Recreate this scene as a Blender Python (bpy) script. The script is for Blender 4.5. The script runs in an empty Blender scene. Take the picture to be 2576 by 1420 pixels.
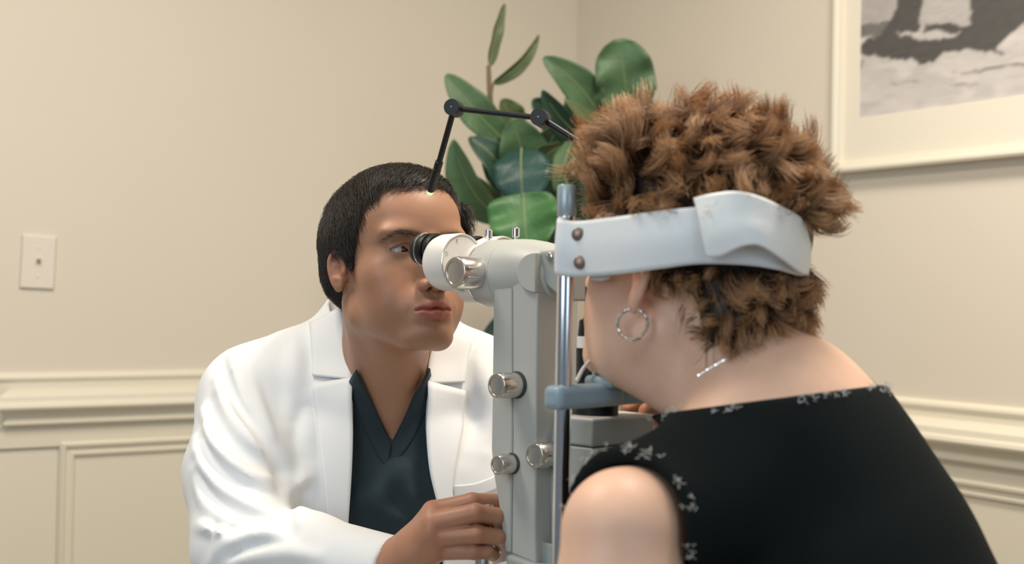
import bpy, bmesh, math, random
import numpy as np
from mathutils import Vector, Matrix
random.seed(7); rng = np.random.default_rng(11)
S = bpy.context.scene
COL = S.collection
PI = math.pi

# ------------------------------------------------------------------ camera
FPX, CAMZ, PITCH, ROLL = 3120.0, 1.20, 0.01239, 0.01849
_fw = np.array([0, math.cos(PITCH), math.sin(PITCH)]); _u0 = np.array([0, -math.sin(PITCH), math.cos(PITCH)]); _r0 = np.array([1.0, 0, 0])
_rt = math.cos(ROLL)*_r0 + math.sin(ROLL)*_u0
_up = -math.sin(ROLL)*_r0 + math.cos(ROLL)*_u0
CAM = np.array([0, 0, CAMZ])
cd = bpy.data.cameras.new('camera'); cam = bpy.data.objects.new('camera', cd); COL.objects.link(cam)
cam.matrix_world = Matrix(((_rt[0], _up[0], -_fw[0], 0), (_rt[1], _up[1], -_fw[1], 0), (_rt[2], _up[2], -_fw[2], CAMZ), (0, 0, 0, 1)))
cd.sensor_width = 36; cd.lens = FPX/2576*36; cd.clip_start = 0.02
cd.dof.use_dof = True; cd.dof.focus_distance = 1.40; cd.dof.aperture_fstop = 4.6
S.camera = cam

def ray(px, py):
    d = _fw + _rt*((px-1288)/FPX) - _up*((py-710)/FPX)
    return d/d[1]
def P(px, py, Y):                      # a point of the room, depth Y metres in front of the viewer
    return CAM + ray(px, py)*Y

# ------------------------------------------------------------------ world, lights, exposure
W = bpy.data.worlds.new('world'); S.world = W; W.use_nodes = True
W.node_tree.nodes['Background'].inputs[0].default_value = (0.80, 0.90, 1.0, 1); W.node_tree.nodes['Background'].inputs[1].default_value = 0.16
S.view_settings.view_transform = 'Standard'; S.view_settings.look = 'None'; S.view_settings.gamma = 1; S.view_settings.exposure = 0.16
S.view_settings.use_curve_mapping = False
def area(name, loc, target, sx, sy, power, color):
    l = bpy.data.lights.new(name, 'AREA'); l.shape = 'RECTANGLE'; l.size = sx; l.size_y = sy; l.energy = power; l.color = color
    o = bpy.data.objects.new(name, l); COL.objects.link(o); o.location = loc
    o.rotation_euler = (Vector(target)-Vector(loc)).to_track_quat('-Z', 'Y').to_euler()
    return o
area('ceiling_panel_light', (0.50, 1.35, 2.56), (0.50, 1.35, 0), 0.4, 0.4, 27, (1.0, 0.90, 0.76))
area('ceiling_panel_light', (-0.85, 1.25, 2.56), (-0.85, 1.25, 0), 0.5, 0.5, 18, (1.0, 0.90, 0.76))
area('ceiling_panel_light', (0.2, -0.6, 2.56), (0.2, -0.6, 0), 1.2, 0.6, 4, (1.0, 0.90, 0.76))
area('window_light', (-1.0, -0.55, 1.75), (0.1, 1.2, 1.1), 1.0, 1.2, 14, (0.74, 0.88, 1.0))
area('window_light', (1.5, -0.9, 1.7), (0.1, 1.2, 1.0), 0.9, 1.2, 8, (0.66, 0.85, 1.0))

# ------------------------------------------------------------------ helpers
def wloc(o):
    v = Vector((0, 0, 0))
    while o is not None: v += o.location; o = o.parent
    return np.array(v)
def link(name, me, mat=None, parent=None, smooth=False):
    if parent is not None:
        w = wloc(parent); n = len(me.vertices); co = np.empty(n*3, np.float32); me.vertices.foreach_get('co', co)
        me.vertices.foreach_set('co', (co.reshape(-1, 3)-w).astype(np.float32).ravel())
    if smooth: me.polygons.foreach_set('use_smooth', [True]*len(me.polygons))
    o = bpy.data.objects.new(name, me); COL.objects.link(o)
    if parent is not None: o.parent = parent
    if mat is not None: me.materials.append(mat)
    me.update()
    return o
def mesh(name, v, f, mat=None, parent=None, smooth=False):
    me = bpy.data.meshes.new(name); me.from_pydata([tuple(map(float, p)) for p in v], [], [tuple(map(int, q)) for q in f])
    return link(name, me, mat, parent, smooth)
def mesh_np(name, v, f, mat=None, parent=None, smooth=True, col=None):
    me = bpy.data.meshes.new(name); n, m = len(v), len(f); k = f.shape[1]
    me.vertices.add(n); me.vertices.foreach_set('co', np.asarray(v, np.float32).ravel())
    me.loops.add(m*k); me.loops.foreach_set('vertex_index', f.astype(np.int32).ravel())
    me.polygons.add(m); me.polygons.foreach_set('loop_start', np.arange(0, m*k, k, dtype=np.int32))
    me.update(calc_edges=True); me.validate()
    if col is not None:
        a = me.color_attributes.new('col', 'FLOAT_COLOR', 'POINT')
        a.data.foreach_set('color', np.concatenate([col, np.ones((n, 1))], 1).astype(np.float32).ravel())
    return link(name, me, mat, parent, smooth)
def bm_obj(name, bm, mat=None, parent=None, smooth=False, bevel=0, seg=2):
    me = bpy.data.meshes.new(name); bm.normal_update(); bm.to_mesh(me); bm.free()
    o = link(name, me, mat, parent, smooth)
    if bevel:
        b = o.modifiers.new('bevel', 'BEVEL'); b.width = bevel; b.segments = seg; b.limit_method = 'ANGLE'; b.angle_limit = 0.6
    if smooth: autosmooth(o)
    return o
def autosmooth(o, ang=0.6):
    me = o.data
    bm = bmesh.new(); bm.from_mesh(me)
    for e in bm.edges:
        if len(e.link_faces) == 2 and e.calc_face_angle(0) > ang: e.smooth = False
    bm.to_mesh(me); bm.free()
def tag(o, label=None, cat=None, group=None, kind=None):
    for k, v in (('label', label), ('category', cat), ('group', group), ('kind', kind)):
        if v: o[k] = v
    return o
def empty(name, loc, label, cat, group=None):
    o = bpy.data.objects.new(name, None); COL.objects.link(o); o.location = tuple(map(float, loc)); o.empty_display_size = 0.05
    return tag(o, label, cat, group)

def unit(v): v = np.asarray(v, float); return v/np.linalg.norm(v)
def basis(ax, hint=(0, 0, 1)):
    w = unit(ax); h = np.asarray(hint, float)
    if abs(w@unit(h)) > 0.95: h = np.array([0, 1.0, 0])
    u = unit(np.cross(h, w)); v = np.cross(w, u); return u, v, w
def add_box(bm, c, ax, h):              # ax: three unit axes, h: half sizes
    vs = [bm.verts.new(tuple(np.asarray(c)+sum(s*hh*np.asarray(a) for s, hh, a in zip(sg, h, ax)))) for sg in
          [(-1, -1, -1), (1, -1, -1), (1, 1, -1), (-1, 1, -1), (-1, -1, 1), (1, -1, 1), (1, 1, 1), (-1, 1, 1)]]
    for q in ((0, 3, 2, 1), (4, 5, 6, 7), (0, 1, 5, 4), (1, 2, 6, 5), (2, 3, 7, 6), (3, 0, 4, 7)): bm.faces.new([vs[i] for i in q])
def add_lathe(bm, o, ax, prof, n=40, cap=True, hint=(0, 0, 1), flute=None):   # prof: (t along axis, radius)
    u, v, w = basis(ax, hint); o = np.asarray(o, float); rings = []
    for t, r in prof:
        rr = []
        for i in range(n):
            a = 2*PI*i/n; q = r*(flute(i) if flute and flute(i) and r > 0 else 1)
            rr.append(bm.verts.new(tuple(o+w*t+q*(math.cos(a)*u+math.sin(a)*v))))
        rings.append(rr)
    for A, B in zip(rings, rings[1:]):
        for i in range(n): bm.faces.new((A[i], A[(i+1) % n], B[(i+1) % n], B[i]))
    if cap:
        bm.faces.new(list(reversed(rings[0]))); bm.faces.new(rings[-1])
def lathe(name, o, ax, prof, mat, parent, n=40, bevel=0.0006, flute=None):
    bm = bmesh.new(); add_lathe(bm, o, ax, prof, n, flute=flute); return bm_obj(name, bm, mat, parent, True, bevel)
def catmull(pts, per=8):
    p = [np.asarray(q, float) for q in pts]
    if len(p) < 3: return [p[0]+(p[1]-p[0])*t for t in np.linspace(0, 1, per+1)]
    e = [2*p[0]-p[1]]+p+[2*p[-1]-p[-2]]; out = []
    for i in range(1, len(e)-2):
        a, b, c, d = e[i-1:i+3]
        for k in range(per):
            t = k/per
            out.append(0.5*((2*b)+(c-a)*t+(2*a-5*b+4*c-d)*t*t+(3*b-a-3*c+d)*t**3))
    out.append(p[-1]); return out
def add_tube(bm, pts, r, n=12, cap=True):
    pts = [np.asarray(p, float) for p in pts]; m = len(pts); rs = r if hasattr(r, '__len__') else [r]*m
    rings = []; u = None
    for i, p in enumerate(pts):
        w = unit(pts[min(i+1, m-1)]-pts[max(i-1, 0)])
        if u is None: u, v, _ = basis(w)
        else: u = unit(u-w*(u@w)); v = np.cross(w, u)
        rings.append([bm.verts.new(tuple(p+rs[i]*(math.cos(2*PI*k/n)*u+math.sin(2*PI*k/n)*v))) for k in range(n)])
    for A, B in zip(rings, rings[1:]):
        for i in range(n): bm.faces.new((A[i], A[(i+1) % n], B[(i+1) % n], B[i]))
    if cap: bm.faces.new(list(reversed(rings[0]))); bm.faces.new(rings[-1])
def tube(name, pts, r, mat, parent, n=12):
    bm = bmesh.new(); add_tube(bm, pts, r, n); return bm_obj(name, bm, mat, parent, True)
def grid_pts(rows, pu=6, pv=6):         # rows of control points -> smooth dense grid
    fine = [catmull(r, pu) for r in rows]; cols = list(zip(*fine)); g = [catmull(list(c), pv) for c in cols]
    return np.array(g).transpose(1, 0, 2)   # [v][u][3]
def sheet(name, g, thick, mat, parent, smooth=True, bevel=0):   # a grid with real thickness (towards -normal)
    g = np.asarray(g, float); nv, nu = g.shape[:2]
    du = np.gradient(g, axis=1); dv = np.gradient(g, axis=0); n = np.cross(du, dv); n /= np.linalg.norm(n, axis=2, keepdims=True)+1e-12
    mid = g.reshape(-1, 3).mean(0)
    if (n.mean((0, 1))@(CAM-mid)) < 0: n = -n
    v = np.concatenate([g.reshape(-1, 3), (g-n*thick).reshape(-1, 3)]); N = nv*nu; f = []
    idx = lambda i, j: i*nu+j
    for i in range(nv-1):
        for j in range(nu-1):
            q = (idx(i, j), idx(i, j+1), idx(i+1, j+1), idx(i+1, j)); f.append(q); f.append(tuple(N+k for k in reversed(q)))
    rim = [idx(0, j) for j in range(nu)]+[idx(i, nu-1) for i in range(1, nv)]+[idx(nv-1, j) for j in range(nu-2, -1, -1)]+[idx(i, 0) for i in range(nv-2, 0, -1)]
    for a, b in zip(rim, rim[1:]+rim[:1]): f.append((b, a, N+a, N+b))
    o = mesh(name, v, f, mat, parent, smooth)
    bm = bmesh.new(); bm.from_mesh(o.data); bmesh.ops.recalc_face_normals(bm, faces=bm.faces); bm.to_mesh(o.data); bm.free()
    return o

# ------------------------------------------------------------------ materials
def mat(name, color, rough=0.5, metal=0.0, **kw):
    m = bpy.data.materials.new(name); m.use_nodes = True; nt = m.node_tree; b = nt.nodes['Principled BSDF']
    b.inputs['Base Color'].default_value = (*color, 1); b.inputs['Roughness'].default_value = rough; b.inputs['Metallic'].default_value = metal
    if 'spec' in kw: b.inputs['Specular IOR Level'].default_value = kw['spec']
    if 'sss' in kw:
        b.inputs['Subsurface Weight'].default_value = kw['sss']; b.inputs['Subsurface Radius'].default_value = (1.0, 0.35, 0.2); b.inputs['Subsurface Scale'].default_value = kw.get('scale', 0.006)
    if 'sheen' in kw: b.inputs['Sheen Weight'].default_value = kw['sheen']; b.inputs['Sheen Roughness'].default_value = 0.4
    if 'emit' in kw: b.inputs['Emission Color'].default_value = (*kw['emit'], 1); b.inputs['Emission Strength'].default_value = kw['power']
    if 'attr' in kw:
        a = nt.nodes.new('ShaderNodeVertexColor'); a.layer_name = 'col'; nt.links.new(a.outputs['Color'], b.inputs['Base Color'])
    tc = None
    if 'noise' in kw:                       # slight colour variation: (scale, amount)
        sc, am = kw['noise']; tc = nt.nodes.new('ShaderNodeTexCoord'); n = nt.nodes.new('ShaderNodeTexNoise'); n.inputs['Scale'].default_value = sc; n.inputs['Detail'].default_value = 5
        mp = nt.nodes.new('ShaderNodeMapRange'); mp.inputs['To Min'].default_value = 1-am; mp.inputs['To Max'].default_value = 1+am
        mx = nt.nodes.new('ShaderNodeMix'); mx.data_type = 'RGBA'; mx.blend_type = 'MULTIPLY'; mx.inputs['Factor'].default_value = 1
        nt.links.new(tc.outputs['Object'], n.inputs['Vector']); nt.links.new(n.outputs['Fac'], mp.inputs['Value'])
        src = b.inputs['Base Color'].links[0].from_socket if b.inputs['Base Color'].is_linked else None
        if src: nt.links.new(src, mx.inputs[6])
        else: mx.inputs[6].default_value = (*color, 1)
        nt.links.new(mp.outputs['Result'], mx.inputs[7]); nt.links.new(mx.outputs[2], b.inputs['Base Color'])
    if 'bump' in kw:                        # (scale, strength, distance)
        sc, st, di = kw['bump']; tc = tc or nt.nodes.new('ShaderNodeTexCoord'); n = nt.nodes.new('ShaderNodeTexNoise'); n.inputs['Scale'].default_value = sc; n.inputs['Detail'].default_value = 4
        bp = nt.nodes.new('ShaderNodeBump'); bp.inputs['Strength'].default_value = st; bp.inputs['Distance'].default_value = di
        nt.links.new(tc.outputs['Object'], n.inputs['Vector']); nt.links.new(n.outputs['Fac'], bp.inputs['Height']); nt.links.new(bp.outputs['Normal'], b.inputs['Normal'])
    return m
M = {}
M['wall'] = mat('wall_paint', (0.725, 0.655, 0.555), 0.75, noise=(3, 0.02), bump=(220, 0.08, 0.002))
M['trim'] = mat('trim_paint', (0.77, 0.715, 0.595), 0.42)
M['ceiling'] = mat('ceiling_paint', (0.82, 0.78, 0.70), 0.8)
M['floor'] = mat('floor_carpet', (0.30, 0.26, 0.21), 0.9, noise=(60, 0.2), bump=(300, 0.4, 0.004))
M['plate'] = mat('plate_plastic', (0.78, 0.70, 0.62), 0.4)
M['jack'] = mat('jack_dark', (0.28, 0.22, 0.16), 0.5)
M['coat'] = mat('coat_cotton', (0.81, 0.82, 0.83), 0.85, sheen=0.15, bump=(900, 0.06, 0.001))
M['scrub'] = mat('scrub_cotton', (0.010, 0.024, 0.032), 0.85, sheen=0.08, bump=(700, 0.1, 0.001))
M['skin'] = mat('skin', (0.5, 0.3, 0.2), 0.46, attr=1, sss=0.12, scale=0.008, spec=0.35, noise=(90, 0.06), bump=(420, 0.10, 0.001))
M['blouse'] = mat('blouse_jersey', (0.0060, 0.0088, 0.0092), 0.95, spec=0.15, bump=(500, 0.1, 0.001))
M['lace'] = mat('frayed_thread', (0.62, 0.61, 0.58), 0.7)
M['band'] = mat('strap_leather', (0.74, 0.76, 0.77), 0.5, bump=(160, 0.12, 0.002))
M['rivet'] = mat('rivet_bronze', (0.26, 0.19, 0.15), 0.38, 0.7)
M['white'] = mat('enamel_ivory', (0.74, 0.71, 0.68), 0.36)
M['casting'] = mat('enamel_casting', (0.44, 0.45, 0.425), 0.40)
M['grey'] = mat('enamel_grey', (0.33, 0.355, 0.345), 0.42)
M['bluegrey'] = mat('enamel_blue_grey', (0.27, 0.36, 0.41), 0.40)
M['steel'] = mat('satin_steel', (0.72, 0.69, 0.65), 0.24, 1.0)
M['chrome'] = mat('chrome', (0.80, 0.82, 0.84), 0.12, 1.0)
M['black'] = mat('black_plastic', (0.006, 0.007, 0.007), 0.45, spec=0.35)
M['rubber'] = mat('black_rubber', (0.006, 0.006, 0.006), 0.55)
M['seam'] = mat('dark_seam', (0.05, 0.05, 0.05), 0.7)
M['led'] = mat('green_lamp', (0.6, 0.9, 0.5), 0.3, emit=(0.40, 1.0, 0.30), power=1.1)
M['silver'] = mat('silver_jewel', (0.86, 0.84, 0.80), 0.18, 1.0)
M['eye'] = mat('eyeball', (0.42, 0.395, 0.375), 0.15)
M['iris'] = mat('iris', (0.03, 0.016, 0.010), 0.1)
M['hair_dark'] = mat('dark_hair', (0.021, 0.0155, 0.012), 0.40, spec=0.45)
M['stem'] = mat('plant_stem', (0.17, 0.12, 0.06), 0.7, noise=(30, 0.25))
M['pot'] = mat('pot_glaze', (0.55, 0.52, 0.48), 0.4)
M['soil'] = mat('soil', (0.05, 0.035, 0.025), 0.95, bump=(80, 0.6, 0.01))
M['table'] = mat('table_laminate', (0.55, 0.55, 0.54), 0.4)

# ------------------------------------------------------------------ implicit bodies: smooth fields meshed by sparse surface nets
class Frame:
    def __init__(s, o, yaw, pitch=0.0, roll=0.0, sc=(1, 1, 1)):      # yaw: 0 faces +Y, positive turns to -X; x = own right, y = forward, z = up
        F = np.array([-math.sin(yaw), math.cos(yaw), 0]); U = np.array([0, 0, 1.0]); R = np.cross(F, U)
        F, U = F*math.cos(pitch)+U*math.sin(pitch), U*math.cos(pitch)-F*math.sin(pitch)
        R, U = R*math.cos(roll)+U*math.sin(roll), U*math.cos(roll)-R*math.sin(roll)
        s.o = np.asarray(o, float); s.M = np.stack([R, F, U], 1); s.sc = np.array(sc, float)
    def w(s, v): return s.o+(np.asarray(v, float)*s.sc)@s.M.T
    def l(s, p): return (np.asarray(p, float)-s.o)@s.M/s.sc
    def d(s, v): return np.asarray(v, float)@s.M.T
def smin(a, b, k):
    h = np.maximum(k-np.abs(a-b), 0)/k; return np.minimum(a, b)-h*h*k*0.25
BIG = 1.0
class Field:
    def __init__(s): s.ops = []
    def _a(s, mode, fn, lo, hi, k): s.ops.append((mode, fn, np.asarray(lo, float), np.asarray(hi, float), k)); return s
    def ell(s, c, r, k=0.01, rot=None, mode='u'):
        c = np.asarray(c, float); r = np.asarray(r, float); R = None if rot is None else np.asarray(rot, float)
        def fn(p):
            q = p-c
            if R is not None: q = q@R
            k0 = np.sqrt(((q/r)**2).sum(1)); k1 = np.sqrt(((q/(r*r))**2).sum(1))+1e-9
            return k0*(k0-1)/k1
        m = r.max() if R is not None else r
        return s._a(mode, fn, c-m, c+m, k)
    def cone(s, a, b, ra, rb, k=0.01, mode='u'):
        a = np.asarray(a, float); b = np.asarray(b, float); ba = b-a; L2 = ba@ba+1e-12; m = max(ra, rb)
        def fn(p):
            t = np.clip(((p-a)@ba)/L2, 0, 1); q = p-a-t[:, None]*ba
            return np.sqrt((q*q).sum(1))-(ra+(rb-ra)*t)
        return s._a(mode, fn, np.minimum(a, b)-m, np.maximum(a, b)+m, k)
    def chain(s, pts, rs, k=0.006, mode='u'):
        for i in range(len(pts)-1): s.cone(pts[i], pts[i+1], rs[i], rs[i+1], k, mode)
        return s
    def bump(s, c, r, amt, rot=None):                  # soft swelling (amt > 0) or dent
        c = np.asarray(c, float); r = np.asarray(r, float)*np.ones(3); R = None if rot is None else np.asarray(rot, float)
        def fn(p):
            q = p-c
            if R is not None: q = q@R
            return -amt*np.exp(-((q/r)**2).sum(1))
        m = r.max()*2.6
        return s._a('b', fn, c-m, c+m, 0)
    def off(s, a): return s._a('b', lambda p: np.full(len(p), -a), [-9]*3, [9]*3, 0)
    def half(s, n, c, k=0.004):                        # keep the side the normal points away from
        n = unit(n); c = np.asarray(c, float); return s._a('i', lambda p: (p-c)@n, [-9]*3, [9]*3, k)
    def fn(s, f, lo, hi, k, mode): return s._a(mode, f, lo, hi, k)
    def copy(s): g = Field(); g.ops = list(s.ops); return g
    def eval(s, p, ops=None):
        d = np.full(len(p), BIG)
        for mode, fn, lo, hi, k in (s.ops if ops is None else ops):
            e = fn(p)
            if mode == 'u': d = smin(d, e, k)
            elif mode == 's': d = -smin(-d, e, k)
            elif mode == 'i': d = -smin(-d, -e, k)
            else: d = d+e
        return d
    def mesh(s, h, lo=None, hi=None, B=16):
        U = [o for o in s.ops if o[0] == 'u']
        L = np.min([o[2] for o in U], 0)-0.03 if lo is None else np.asarray(lo, float)
        H = np.max([o[3] for o in U], 0)+0.03 if hi is None else np.asarray(hi, float)
        nb = np.maximum(np.ceil((H-L)/(h*B)).astype(int), 1); bs = h*B
        mg = 0.006+2*h; olo = np.array([o[2]-o[4]*1.6-mg for o in s.ops]); ohi = np.array([o[3]+o[4]*1.6+mg for o in s.ops])
        g = np.stack(np.meshgrid(*[np.arange(B+1)]*3, indexing='ij'), -1).reshape(-1, 3)*h
        I = np.stack(np.meshgrid(*[np.arange(k) for k in nb], indexing='ij'), -1).reshape(-1, 3)
        N1 = nb*B+2; key = lambda c: (c[:, 0]*N1[1]+c[:, 1])*N1[2]+c[:, 2]
        V, K, E = [], [], []
        off8 = np.array([(i, j, k) for i in (0, 1) for j in (0, 1) for k in (0, 1)])
        e12 = [(a, b) for a in range(8) for b in range(a+1, 8) if np.abs(off8[a]-off8[b]).sum() == 1]
        n1 = B+1
        for bi in I:
            o = L+bi*bs; a = np.all((olo <= o+bs) & (ohi >= o), 1)
            ops = [s.ops[i] for i in np.nonzero(a)[0]]
            if not any(q[0] == 'u' for q in ops): continue
            c = s.eval((o+bs*0.5)[None], ops)[0]
            if abs(c) > bs*1.5: continue
            D = s.eval(g+o, ops).reshape(n1, n1, n1); sg = D < 0
            if sg.all() or not sg.any(): continue
            cnt = sum(sg[i:i+B, j:j+B, k:k+B].astype(np.int8) for i, j, k in off8)
            ci = np.argwhere((cnt > 0) & (cnt < 8))
            cd8 = np.stack([D[ci[:, 0]+i, ci[:, 1]+j, ci[:, 2]+k] for i, j, k in off8], 1)
            acc = np.zeros((len(ci), 3)); num = np.zeros(len(ci))
            for x, y in e12:
                da, db = cd8[:, x], cd8[:, y]; m = (da < 0) != (db < 0)
                t = np.where(m, da/np.where(m, da-db, 1), 0)[:, None]
                acc += np.where(m[:, None], off8[x]+(off8[y]-off8[x])*t, 0); num += m
            V.append(o+(ci+acc/num[:, None])*h); K.append(key(ci+bi*B))
            for ax in range(3):
                lo_ = [slice(0, B)]*3; hi_ = [slice(0, B)]*3; hi_[ax] = slice(1, B+1)
                A_, B_ = sg[tuple(lo_)], sg[tuple(hi_)]; w = np.argwhere(A_ != B_)
                if len(w): E.append(np.concatenate([w+bi*B, np.full((len(w), 1), ax), A_[tuple(w.T)][:, None].astype(int)], 1))
        V = np.concatenate(V); K = np.concatenate(K); E = np.concatenate(E)
        od = np.argsort(K); Ks = K[od]; F = []
        for ax in range(3):
            e = E[E[:, 3] == ax]; b, c = (ax+1) % 3, (ax+2) % 3; q = []; ok = np.ones(len(e), bool)
            for db, dc in ((0, 0), (-1, 0), (-1, -1), (0, -1)):
                x = e[:, :3].copy(); x[:, b] += db; x[:, c] += dc
                ok &= (x >= 0).all(1); kk = key(x); i = np.clip(np.searchsorted(Ks, kk), 0, len(Ks)-1); ok &= Ks[i] == kk; q.append(od[i])
            q = np.stack(q, 1)[ok]; fl = e[ok][:, 4] == 0; q[fl] = q[fl][:, ::-1]; F.append(q)
        return V, np.concatenate(F)
    def trace(s, pts, y0=0.7, y1=2.4):                 # where the sight lines of pixels meet the surface
        pts = np.atleast_2d(np.asarray(pts, float)); D = np.array([ray(x, y) for x, y in pts]); t = np.full(len(D), y0)
        for _ in range(110):
            d = s.eval(CAM+D*t[:, None]); t = np.minimum(t+np.clip(d, -0.02, 0.06)*0.7, y1)
        return CAM+D*t[:, None]
    def grad(s, p, e=1e-3):
        p = np.asarray(p, float); g = np.stack([s.eval(p+np.eye(3)[i]*e)-s.eval(p-np.eye(3)[i]*e) for i in range(3)], 1); return g/(np.linalg.norm(g, axis=1, keepdims=True)+1e-9)
def relax(v, f, it=1, lam=0.5):
    for _ in range(it):
        acc = np.zeros_like(v); n = np.zeros(len(v))
        k = f.shape[1]
        for a in range(k):
            np.add.at(acc, f[:, a], v[f[:, (a+1) % k]]); np.add.at(acc, f[:, (a+1) % k], v[f[:, a]]); np.add.at(n, f[:, a], 1); np.add.at(n, f[:, (a+1) % k], 1)
        v = v+(acc/np.maximum(n, 1)[:, None]-v)*lam
    return v
def keep_main(v, f, least=400):       # drop stray crumbs of a meshed field
    lab = np.arange(len(v))
    for _ in range(400):
        m = lab[f].min(1); new = lab.copy()
        for j in range(f.shape[1]): np.minimum.at(new, f[:, j], m)
        new = new[new]
        if (new == lab).all(): break
        lab = new
    c = np.bincount(lab, minlength=len(v)); ok = c[lab] >= least; f = f[ok[f[:, 0]]]; idx = np.cumsum(ok)-1
    return v[ok], idx[f]
def strands(name, st, rad, mat_, parent, taper=0.3):   # st: (n, k, 3)
    n, k = st.shape[:2]; w = wloc(parent); hc = bpy.data.hair_curves.new(name); hc.add_curves([k]*n)
    hc.attributes['position'].data.foreach_set('vector', (st-w).astype(np.float32).ravel())
    a = hc.attributes.get('radius') or hc.attributes.new('radius', 'FLOAT', 'POINT')
    rr = np.linspace(1, taper, k)[None]*np.asarray(rad).reshape(-1, 1)*np.ones((n, 1)); a.data.foreach_set('value', rr.astype(np.float32).ravel())
    hc.materials.append(mat_); o = bpy.data.objects.new(name, hc); COL.objects.link(o); o.parent = parent
    return o
def sample_surf(v, f, n, mask=None):
    if mask is not None: f = f[mask[f].all(1)]
    a, b, c, d = (v[f[:, i]] for i in range(4)); ar = np.linalg.norm(np.cross(c-a, d-b), axis=1); i = rng.choice(len(f), n, p=ar/ar.sum())
    u, w = rng.random((2, n, 1)); p = (a[i]*(1-u)+b[i]*u)*(1-w)+(d[i]*(1-u)+c[i]*u)*w
    nn = np.cross(c-a, d-b)[i]; nn /= np.linalg.norm(nn, axis=1, keepdims=True)+1e-12
    return p, nn

# ================================================================== the room
TH = 0.58404
_c = ray(1450, 150); CORN = np.array([_c[0]*3.3, 3.3])
DL = np.array([-math.cos(TH), -math.sin(TH)]); DR = np.array([math.sin(TH), -math.cos(TH)])   # along the left / right wall, away from the corner
NL, NR = DR.copy(), DL.copy()                                                               # their normals into the room
CEIL = 2.62
def on_wall(w, s, z, out=0.0):
    d, n = (DL, NL) if w == 'L' else (DR, NR); q = CORN+d*s+n*out; return np.array([q[0], q[1], z])
def hit_wall(w, px, py, out=0.0):          # (distance from the corner, height) where a sight line meets the wall
    d, n = (DL, NL) if w == 'L' else (DR, NR); r = ray(px, py); c = CORN+n*out; t = (c@n)/(r[:2]@n); p = CAM+r*t
    return (p[:2]-c)@d, p[2]
def wbox(bm, w, s0, s1, z0, z1, o0, o1):
    d, n = (DL, NL) if w == 'L' else (DR, NR)
    c = on_wall(w, (s0+s1)/2, (z0+z1)/2, (o0+o1)/2); add_box(bm, c, ((d[0], d[1], 0), (n[0], n[1], 0), (0, 0, 1)), ((s1-s0)/2, (o1-o0)/2, (z1-z0)/2))
def wall(name, w, s1):
    bm = bmesh.new(); wbox(bm, w, -0.12, s1, 0, CEIL, -0.12, 0); bmesh.ops.recalc_face_normals(bm, faces=bm.faces); return tag(bm_obj(name, bm, M['wall']), kind='structure')
wall('wall_left', 'L', 3.6); wall('wall_right', 'R', 3.4)
bm = bmesh.new(); add_box(bm, (0, 1.2, -0.05), ((1, 0, 0), (0, 1, 0), (0, 0, 1)), (3.6, 3.4, 0.05)); tag(bm_obj('floor', bm, M['floor']), kind='structure')
bm = bmesh.new(); add_box(bm, (0, 1.2, CEIL+0.05), ((1, 0, 0), (0, 1, 0), (0, 0, 1)), (3.6, 3.4, 0.05)); tag(bm_obj('ceiling', bm, M['ceiling']), kind='structure')

def moulding(name, w, s0, s1, prof, parent=None, ret0=False, ret1=False):    # prof: (out, z) from top to bottom; ret: the end is mitred back to the wall
    d, n = (DL, NL) if w == 'L' else (DR, NR); n_ = len(prof); v = []
    for s, ret, sg in ((s0, ret0, 1), (s1, ret1, -1)):
        for o, z in prof: v.append(on_wall(w, s-(sg*o if ret else 0)*1.0, z, o))
    f = [(i, i+1, n_+i+1, n_+i) for i in range(n_-1)]+[tuple(range(n_-1, -1, -1)), tuple(range(n_, 2*n_))]
    if ret0 or ret1:
        for s, sg, k, r in ((s0, 1, 0, ret0), (s1, -1, n_, ret1)):
            if r: pass
    o = mesh(name, v, f, M['trim'], parent)
    bm = bmesh.new(); bm.from_mesh(o.data); bmesh.ops.recalc_face_normals(bm, faces=bm.faces); bm.to_mesh(o.data); bm.free()
    b = o.modifiers.new('bevel', 'BEVEL'); b.width = 0.0015; b.segments = 2
    return o
Z0 = CAMZ
sEnd = hit_wall('L', 42, 1040, 0.03)[0]
def rail(w, s0, s1, name, dz=0.0, end=False):
    # flat backing board with an eased top edge, running on past the ledge
    pb = [(0, Z0-0.176+dz), (0.006, Z0-0.177+dz), (0.012, Z0-0.181+dz), (0.014, Z0-0.187+dz), (0.012, Z0-0.192+dz), (0.009, Z0-0.195+dz), (0.009, Z0-0.330+dz), (0, Z0-0.330+dz)]
    a = tag(moulding(name, w, s0, s1+(0.4 if end else 0), pb), kind='structure')
    # the projecting ledge: sloped top, rounded nose, cove under it, small bead
    pl = [(0.009, Z0-0.209+dz), (0.022, Z0-0.212+dz), (0.036, Z0-0.222+dz), (0.038, Z0-0.234+dz), (0.043, Z0-0.238+dz), (0.045, Z0-0.245+dz), (0.042, Z0-0.250+dz), (0.034, Z0-0.252+dz),
          (0.026, Z0-0.256+dz), (0.021, Z0-0.264+dz), (0.0195, Z0-0.272+dz), (0.024, Z0-0.2735+dz), (0.0255, Z0-0.278+dz), (0.023, Z0-0.283+dz), (0.009, Z0-0.284+dz)]
    moulding('trim_ledge', w, s0, s1, pl, a, ret1=end)
    # picture-frame panel moulding below
    return a
railL = rail('L', 0.0, sEnd, 'trim_1', dz=0.004, end=True)
railR = rail('R', 0.0, 3.3, 'trim_2', dz=-0.002)
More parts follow.
